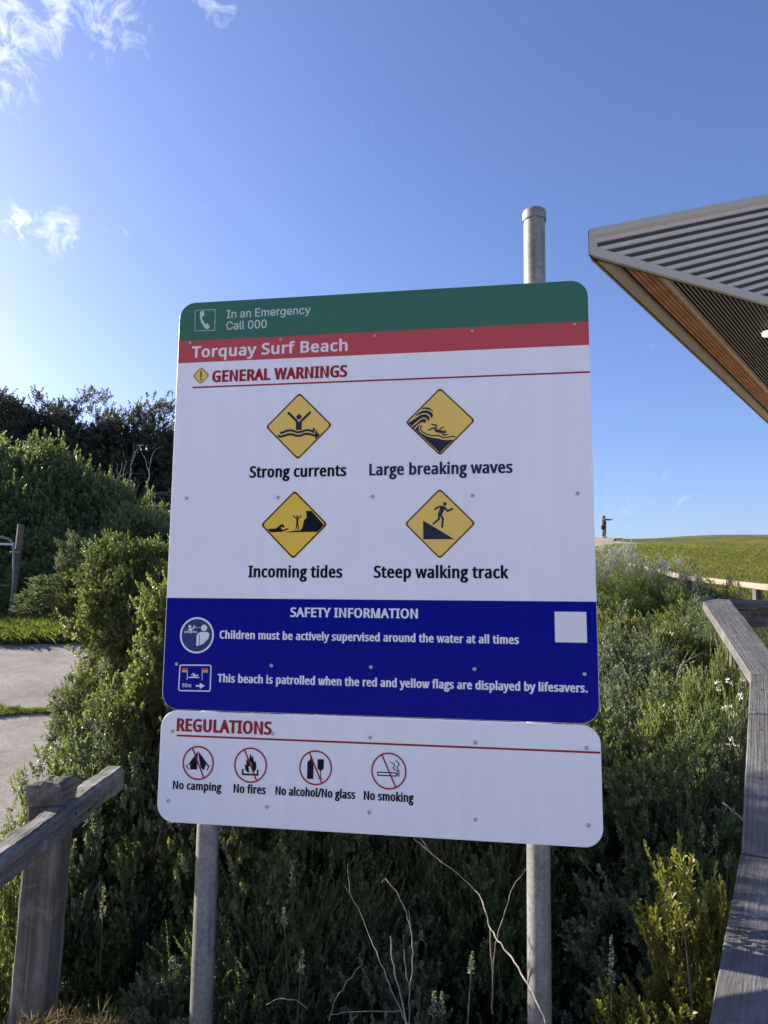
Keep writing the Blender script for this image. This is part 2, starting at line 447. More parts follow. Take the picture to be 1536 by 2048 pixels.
ruled('bounce_paving', yd, np.maximum(3.2, 0.60 * yd + 1.2), np.full(60, 25.0), 60, 0.09, PALE)  # added out of view, throws sunlight up under the pavilion roof
yv = np.linspace(9.0, 12.5, 30)
ruled('verge', yv, np.full(30, -14.0), np.full(30, -1.0), 60, 0.04, TURF)

# ------------------------------------------------------------------ foliage generators
def norm(a): return a / np.maximum(np.linalg.norm(a, axis=-1, keepdims=True), 1e-9)
def leaves(P, D, N, l, w, fine=True, fold=0.25):
    S = norm(np.cross(D, N)); l = l[:, None]; w = w[:, None]
    if fine:
        V = np.stack([P, P + D * l * 0.6 - S * w * 0.5 + N * w * fold, P + D * l * 0.55, P + D * l * 0.6 + S * w * 0.5 + N * w * fold, P + D * l - N * l * 0.06], 1)
        t = np.array([(0, 2, 1), (0, 3, 2), (1, 2, 4), (2, 3, 4)]); k = 5
    else:
        V = np.stack([P, P + D * l * 0.5 - S * w * 0.5 + N * w * fold, P + D * l, P + D * l * 0.5 + S * w * 0.5 + N * w * fold], 1)
        t = np.array([(0, 2, 1), (0, 3, 2)]); k = 4
    F = (np.arange(len(P)) * k)[:, None, None] + t[None]
    return V.reshape(-1, 3), F.reshape(-1, 3), k
def sprig_leaves(rng, O, D, L, n, l, w, fine=True, spread=0.9, tone0=None):
    m = len(O)
    t = (np.arange(n) + 0.5) / n
    t = np.clip(t[None] + rng.normal(0, 0.03, (m, n)), 0.02, 1)
    ang = np.arange(n)[None] * 2.399 + rng.uniform(0, 6.28, (m, 1))
    ref = norm(np.cross(D, np.array([0.31, 0.22, 0.92]) + rng.normal(0, 0.05, D.shape))); b = np.cross(D, ref)
    rad = ref[:, None] * np.cos(ang)[..., None] + b[:, None] * np.sin(ang)[..., None]
    a = spread * (1.15 - 0.75 * t) + rng.normal(0, 0.18, (m, n))
    bendd = norm(rng.normal(0, 1, (m, 3)))
    base = O[:, None] + D[:, None] * (L[:, None] * t)[..., None] + bendd[:, None] * (0.10 * L[:, None] * t ** 2)[..., None]
    dirs = norm(D[:, None] * np.cos(a)[..., None] + rad * np.sin(a)[..., None] + rng.normal(0, 0.12, (m, n, 3)))
    nor = norm(rad * np.cos(a)[..., None] - D[:, None] * np.sin(a)[..., None])
    nor = -nor
    ll = l * rng.uniform(0.65, 1.2, (m, n)) * (1.0 - 0.25 * t ** 3); ww = w * rng.uniform(0.75, 1.2, (m, n))
    V, F, k = leaves(base.reshape(-1, 3), dirs.reshape(-1, 3), nor.reshape(-1, 3), ll.ravel(), ww.ravel(), fine)
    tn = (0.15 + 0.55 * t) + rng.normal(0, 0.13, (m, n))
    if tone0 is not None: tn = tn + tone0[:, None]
    tone = np.repeat(np.clip(tn, 0, 1).ravel(), k)
    return V, F, tone
def twig_mesh(rng, O, D, L, r):                # three-sided twigs
    m = len(O); ref = norm(np.cross(D, np.array([0.3, 0.2, 0.93]))); b = np.cross(D, ref)
    vs = []
    for s, rr in ((0.0, 1.0), (1.0, 0.3)):
        for k in range(3):
            an = 2.094 * k
            vs.append(O + D * (L * s)[:, None] + (ref * math.cos(an) + b * math.sin(an)) * r * rr)
    V = np.stack(vs, 1).reshape(-1, 3)
    t = np.array([(0, 1, 4), (0, 4, 3), (1, 2, 5), (1, 5, 4), (2, 0, 3), (2, 3, 5)])
    F = ((np.arange(m) * 6)[:, None, None] + t[None]).reshape(-1, 3)
    return V, F
def crown(seed, R, H, nb, ns, L, n, l, w, fine=True, spread=0.9, up=0.5, clump=0.13, low=-0.25, zc=0.45, lump=0.25, inner=0.5, rn=0.6):
    """lumpy dome of leafy shoots, base at z = 0, radius R, height H; returns arrays and branch tips"""
    rng = np.random.default_rng(seed)
    d = norm(rng.normal(0, 1, (nb * 3, 3))); d = d[d[:, 2] > low][:nb]
    nb = len(d)
    ph = rng.uniform(0, 6.28, 6)
    lum = 1 + lump * (np.sin(3 * d[:, 0] + ph[0]) * np.sin(4 * d[:, 1] + ph[1]) + 0.6 * np.sin(5 * d[:, 2] + 4 * d[:, 0] + ph[2]))
    rr = (inner + (1 - inner) * rng.uniform(0, 1, nb) ** 0.45) * lum
    tips = np.stack([d[:, 0] * rr * R, d[:, 1] * rr * R, H * zc + d[:, 2] * rr * H * (1 - zc)], 1)
    O = np.repeat(tips, ns, 0) + rng.normal(0, clump * R, (nb * ns, 3))
    out = norm(np.repeat(np.stack([d[:, 0], d[:, 1], d[:, 2]], 1), ns, 0))
    D = norm(out + np.array([0, 0, up]) + rng.normal(0, rn, O.shape))
    O[:, 2] = np.maximum(O[:, 2], 0.01)
    Ls = L * rng.uniform(0.6, 1.3, len(O))
    tone0 = np.repeat(rng.normal(0, 0.10, nb), ns) + rng.normal(0, 0.07, nb * ns)
    V, F, T = sprig_leaves(rng, O, D, Ls, n, l, w, fine, spread, tone0)
    V2, F2 = twig_mesh(rng, O - D * (Ls * 0.4)[:, None], D, Ls * 1.35, l * 0.07)
    T2 = np.full(len(V2), 0.1)
    return np.concatenate([V, V2]), np.concatenate([F, F2 + len(V)]), np.concatenate([T, T2]), tips
def crown_mesh(name, mat, **k):
    V, F, T, tips = crown(**k)
    me = mesh_np(name, V, F, mat, T, link=False)
    return me, tips
def branch_mesh(name, tips, H, seed, r0, mat=None, base=(0, 0, 0), nmax=40, n=5, wob=0.06):
    rng = random.Random(seed); mb = MB()
    idx = list(range(len(tips))); rng.shuffle(idx)
    trunk_top = Vector(base) + Vector((0, 0, H * 0.22))
    for i in idx[:nmax]:
        t = Vector(tips[i]); p0 = Vector(base) + Vector((rng.uniform(-1, 1), rng.uniform(-1, 1), 0)) * r0 * 2
        m1 = p0.lerp(t, 0.35) + Vector((0, 0, H * 0.12)) + Vector([rng.uniform(-wob, wob) * H for _ in range(3)])
        m2 = p0.lerp(t, 0.7) + Vector((0, 0, H * 0.05)) + Vector([rng.uniform(-wob, wob) * H for _ in range(3)])
        pts = []
        for s in range(7):
            u = s / 6
            pts.append(p0 * (1 - u) ** 3 + m1 * 3 * u * (1 - u) ** 2 + m2 * 3 * u * u * (1 - u) + t * u ** 3)
        mb.tube(pts, [r0 * (1 - 0.8 * s / 6) for s in range(7)], n)
    me = bpy.data.meshes.new(name); me.from_pydata(mb.v, [], mb.f); me.materials.append(mat or BARK); me.update()
    return me

# geometry-node scatter: one object standing for an uncountable mass
def scatter_group(protos):
    key = 'protos_' + '_'.join(p.name for p in protos)
    hid = bpy.data.collections.new(key)
    for i, me in enumerate(protos):
        o = bpy.data.objects.new('%02d_%s' % (i, me.name), me); hid.objects.link(o)
    g = bpy.data.node_groups.new(key, 'GeometryNodeTree')
    g.interface.new_socket('Geometry', in_out='INPUT', socket_type='NodeSocketGeometry')
    g.interface.new_socket('Geometry', in_out='OUTPUT', socket_type='NodeSocketGeometry')
    N = g.nodes; gi = N.new('NodeGroupInput'); go = N.new('NodeGroupOutput')
    ci = N.new('GeometryNodeCollectionInfo'); ci.inputs['Collection'].default_value = hid
    ci.inputs['Separate Children'].default_value = True; ci.inputs['Reset Children'].default_value = True
    io = N.new('GeometryNodeInstanceOnPoints'); io.inputs['Pick Instance'].default_value = True
    def na(nm, t):
        a = N.new('GeometryNodeInputNamedAttribute'); a.data_type = t; a.inputs['Name'].default_value = nm
        return a.outputs['Attribute']
    Lk = g.links
    Lk.new(gi.outputs[0], io.inputs['Points']); Lk.new(ci.outputs[0], io.inputs['Instance'])
    Lk.new(na('idx', 'INT'), io.inputs['Instance Index'])
    Lk.new(na('rot', 'FLOAT_VECTOR'), io.inputs['Rotation'])
    Lk.new(na('scl', 'FLOAT_VECTOR'), io.inputs['Scale'])
    Lk.new(io.outputs[0], go.inputs[0])
    return g
def scatter(name, P, rot, scl, idx, protos):
    me = bpy.data.meshes.new(name)
    me.vertices.add(len(P)); me.vertices.foreach_set('co', np.asarray(P, np.float32).ravel())
    a = me.attributes.new('rot', 'FLOAT_VECTOR', 'POINT'); a.data.foreach_set('vector', np.asarray(rot, np.float32).ravel())
    a = me.attributes.new('scl', 'FLOAT_VECTOR', 'POINT'); a.data.foreach_set('vector', np.asarray(scl, np.float32).ravel())
    a = me.attributes.new('idx', 'INT', 'POINT'); a.data.foreach_set('value', np.asarray(idx, np.int32))
    me.update()
    o = link_mesh(name, me)
    md = o.modifiers.new('scatter', 'NODES'); md.node_group = scatter_group(protos)
    o['kind'] = 'stuff'
    return o
# ------------------------------------------------------------------ the beach sign
def rot3(a, b, c):
    Rx = Matrix(((1, 0, 0), (0, math.cos(a), -math.sin(a)), (0, math.sin(a), math.cos(a))))
    Ry = Matrix(((math.cos(b), 0, math.sin(b)), (0, 1, 0), (-math.sin(b), 0, math.cos(b))))
    Rz = Matrix(((math.cos(c), -math.sin(c), 0), (math.sin(c), math.cos(c), 0), (0, 0, 1)))
    return Rz @ Ry @ Rx
RS = M_CW @ rot3(-0.1239, 0.1548, -0.0102)
sx = RS.col[0].normalized(); sx = Vector((sx.x, sx.y, 0)).normalized()
sz = Vector((0, 0, 1)); sy = sz.cross(sx)                      # away from the reader
sc = EYE + M_CW @ Vector((-0.0333, 0.1071, 1.9738))
SM = Matrix((( sx.x, sy.x, 0, sc.x), (sx.y, sy.y, 0, sc.y), (0, 0, 1, 0), (0, 0, 0, 1)))
SMI = SM.inverted()
def S(px, py):                                                 # frame point -> (across, height) on the sign's face
    d = ray(px, py); o = EYE
    n = sy; t = (sc - o).dot(n) / d.dot(n)
    q = SMI @ (o + d * t)
    return (q.x, q.z)
sign = empty('information_sign', mat=SM.copy())
tag(sign, 'large beach safety sign with green, red, white and blue bands on two steel poles', 'sign')

def rrect(x0, x1, z0, z1, r, corners=(1, 1, 1, 1), n=10):      # bl, br, tr, tl
    P = []
    for (cx, cz, a0, on) in ((x0 + r, z0 + r, 180, corners[0]), (x1 - r, z0 + r, 270, corners[1]), (x1 - r, z1 - r, 0, corners[2]), (x0 + r, z1 - r, 90, corners[3])):
        if on:
            for k in range(n + 1):
                a = math.radians(a0 + 90 * k / n); P.append((cx + r * math.cos(a), cz + r * math.sin(a)))
        else:
            P.append((cx + r * (1 if cx > (x0 + x1) / 2 else -1), cz + r * (1 if cz > (z0 + z1) / 2 else -1)))
    return P
XL, XR = -0.6, 0.6
ztop = S(768, 583.0)[1]; zgr = 0.5 * (S(358.6, 682.7)[1] + S(1177, 643.3)[1]); zrw = 0.5 * (S(356, 725.9)[1] + S(1179.6, 690.6)[1])
zwb = S(768, 1199.5)[1]; zbb = 0.5 * (S(344, 1418.4)[1] + S(1181, 1448.4)[1]); zrt = zbb - 0.003
zbot = 0.5 * (S(440, 1650.2)[1] + S(1030, 1687.2)[1])
print('SIGN', [round(v, 4) for v in (ztop, zgr, zrw, zwb, zbb, zrt, zbot)], S(346, 900), S(1183.5, 900))

class Flat:                                                     # printed shapes on the sign, each a hair in front of the last
    def __init__(self, y0): self.v = []; self.f = []; self.m = []; self.mi = 0; self.y = y0
    def poly(self, loops, step=True):
        if step: self.y -= 0.00012
        pts = [Vector((x, z, 0)) for lp in loops for x, z in lp]
        tr = tessellate_polygon([[Vector((x, z, 0)) for x, z in lp] for lp in loops])
        b = len(self.v); self.v += [(p.x, self.y, p.y) for p in pts]
        for t in tr:
            a, q, c = (pts[i] for i in t)
            cr = (q.x - a.x) * (c.y - a.y) - (q.y - a.y) * (c.x - a.x)
            if abs(cr) < 1e-12: continue
            self.f.append(tuple(b + i for i in (t if cr > 0 else t[::-1]))); self.m.append(self.mi)
    def stroke(self, pts, w, closed=False, caps=True):
        P = [Vector(p) for p in pts]
        if closed:
            n = len(P); o = []; i_ = []
            for k in range(n):
                a, b, c = P[k - 1], P[k], P[(k + 1) % n]
                d1 = (b - a).normalized(); d2 = (c - b).normalized()
                n1 = Vector((-d1.y, d1.x)); n2 = Vector((-d2.y, d2.x)); m = (n1 + n2).normalized()
                s = (w / 2) / max(0.35, m.dot(n1)); o.append(b + m * s); i_.append(b - m * s)
            self.poly([o, i_]); return
        l = []; r = []
        for k, p in enumerate(P):
            d1 = (p - P[k - 1]).normalized() if k else (P[1] - p).normalized()
            d2 = (P[k + 1] - p).normalized() if k < len(P) - 1 else d1
            n1 = Vector((-d1.y, d1.x)); n2 = Vector((-d2.y, d2.x)); m = (n1 + n2).normalized()
            s = (w / 2) / max(0.45, m.dot(n1)); l.append(p + m * s); r.append(p - m * s)
        cap1 = []; cap0 = []
        if caps:
            d = (P[-1] - P[-2]).normalized(); nn = Vector((-d.y, d.x))
            cap1 = [P[-1] + (nn * math.cos(a) + d * math.sin(a)) * w / 2 for a in [math.pi * k / 6 for k in range(1, 6)]]
            d = (P[0] - P[1]).normalized(); nn = Vector((-d.y, d.x))
            cap0 = [P[0] + (nn * math.cos(a) + d * math.sin(a)) * w / 2 for a in [math.pi * k / 6 for k in range(1, 6)]]
        self.poly([l + cap1 + r[::-1] + cap0])
    def disc(self, c, r, n=28): self.poly([[(c[0] + r * math.cos(2 * math.pi * k / n), c[1] + r * math.sin(2 * math.pi * k / n)) for k in range(n)]])
    def ring(self, c, r, w, n=56):
        f = lambda q: [(c[0] + q * math.cos(2 * math.pi * k / n), c[1] + q * math.sin(2 * math.pi * k / n)) for k in range(n)]
        self.poly([f(r + w / 2), f(r - w / 2)])
    def build(self, name, mats, parent, label=None):
        me = bpy.data.meshes.new(name); me.from_pydata(self.v, [], self.f)
        for m in (mats if isinstance(mats, (list, tuple)) else [mats]): me.materials.append(m)
        me.polygons.foreach_set('material_index', self.m); me.update()
        o = link_mesh(name, me, parent)
        if label: o['label'] = label
        return o

def slab(name, outline, y0, y1, mat, parent):                   # sheet of real thickness with a tiny rounded arris
    mb = MB(); n = len(outline); cx = sum(p[0] for p in outline) / n; cz = sum(p[1] for p in outline) / n
    e = 0.0006
    ins = []
    for k in range(n):
        a, b, c = Vector(outline[k - 1]), Vector(outline[k]), Vector(outline[(k + 1) % n])
        d1 = (b - a).normalized(); d2 = (c - b).normalized()
        m = (Vector((-d1.y, d1.x)) + Vector((-d2.y, d2.x))).normalized(); ins.append(b + m * e)
    vs = [(x, y0, z) for x, z in ins] + [(x, y0 + e, z) for x, z in outline] + [(x, y1, z) for x, z in outline]
    fs = [tuple(range(n)), tuple(reversed(range(2 * n, 3 * n)))]
    for k in range(n):
        k2 = (k + 1) % n
        fs.append((k2, k, n + k, n + k2)); fs.append((n + k2, n + k, 2 * n + k, 2 * n + k2))
    mb.add(vs, fs)
    return mb.build(name, mat, parent)
wp = slab('warning_panel', rrect(XL, XR, zbb, ztop, 0.048), 0.0, 0.003, WHITE, sign)
rp = slab('regulation_panel', rrect(XL, XR + 0.001, zbot, zrt, 0.048), 0.001, 0.004, WHITE, sign)
IN = 0.0008
def band(name, outline, mat, parent, y=0.0):
    f = Flat(y); f.poly([outline]); f.poly; return f.build(name, mat, parent)
band('emergency_band', rrect(XL + IN, XR - IN, zgr, ztop - IN, 0.0475, (0, 0, 1, 1)), GREEN, wp, -0.0002)
band('name_band', rrect(XL + IN, XR - IN, zrw, zgr, 0.01, (0, 0, 0, 0)), RED, wp, -0.0002)
band('safety_band', rrect(XL + IN, XR - IN, zbb + IN, zwb, 0.0475, (1, 1, 0, 0)), BLUE, wp, -0.0002)

def zline(pL, pR): return 0.5 * (S(*pL)[1] + S(*pR)[1])
f = Flat(-0.0004); a = S(385, 775.2); b = S(1180, 745)
f.poly([[(a[0], a[1] - 0.0024), (XR - IN, a[1] - 0.0024), (XR - IN, a[1] + 0.0024), (a[0], a[1] + 0.0024)]]); f.build('heading_rule', DRED, wp)
f = Flat(0.0006); a = S(353.5, 1471.8); b = S(1205, 1504.8); za = 0.5 * (a[1] + b[1])
f.poly([[(a[0], za - 0.0026), (XR - IN, za - 0.0026), (XR - IN, za + 0.0026), (a[0], za + 0.0026)]]); f.build('heading_rule', DRED, rp)

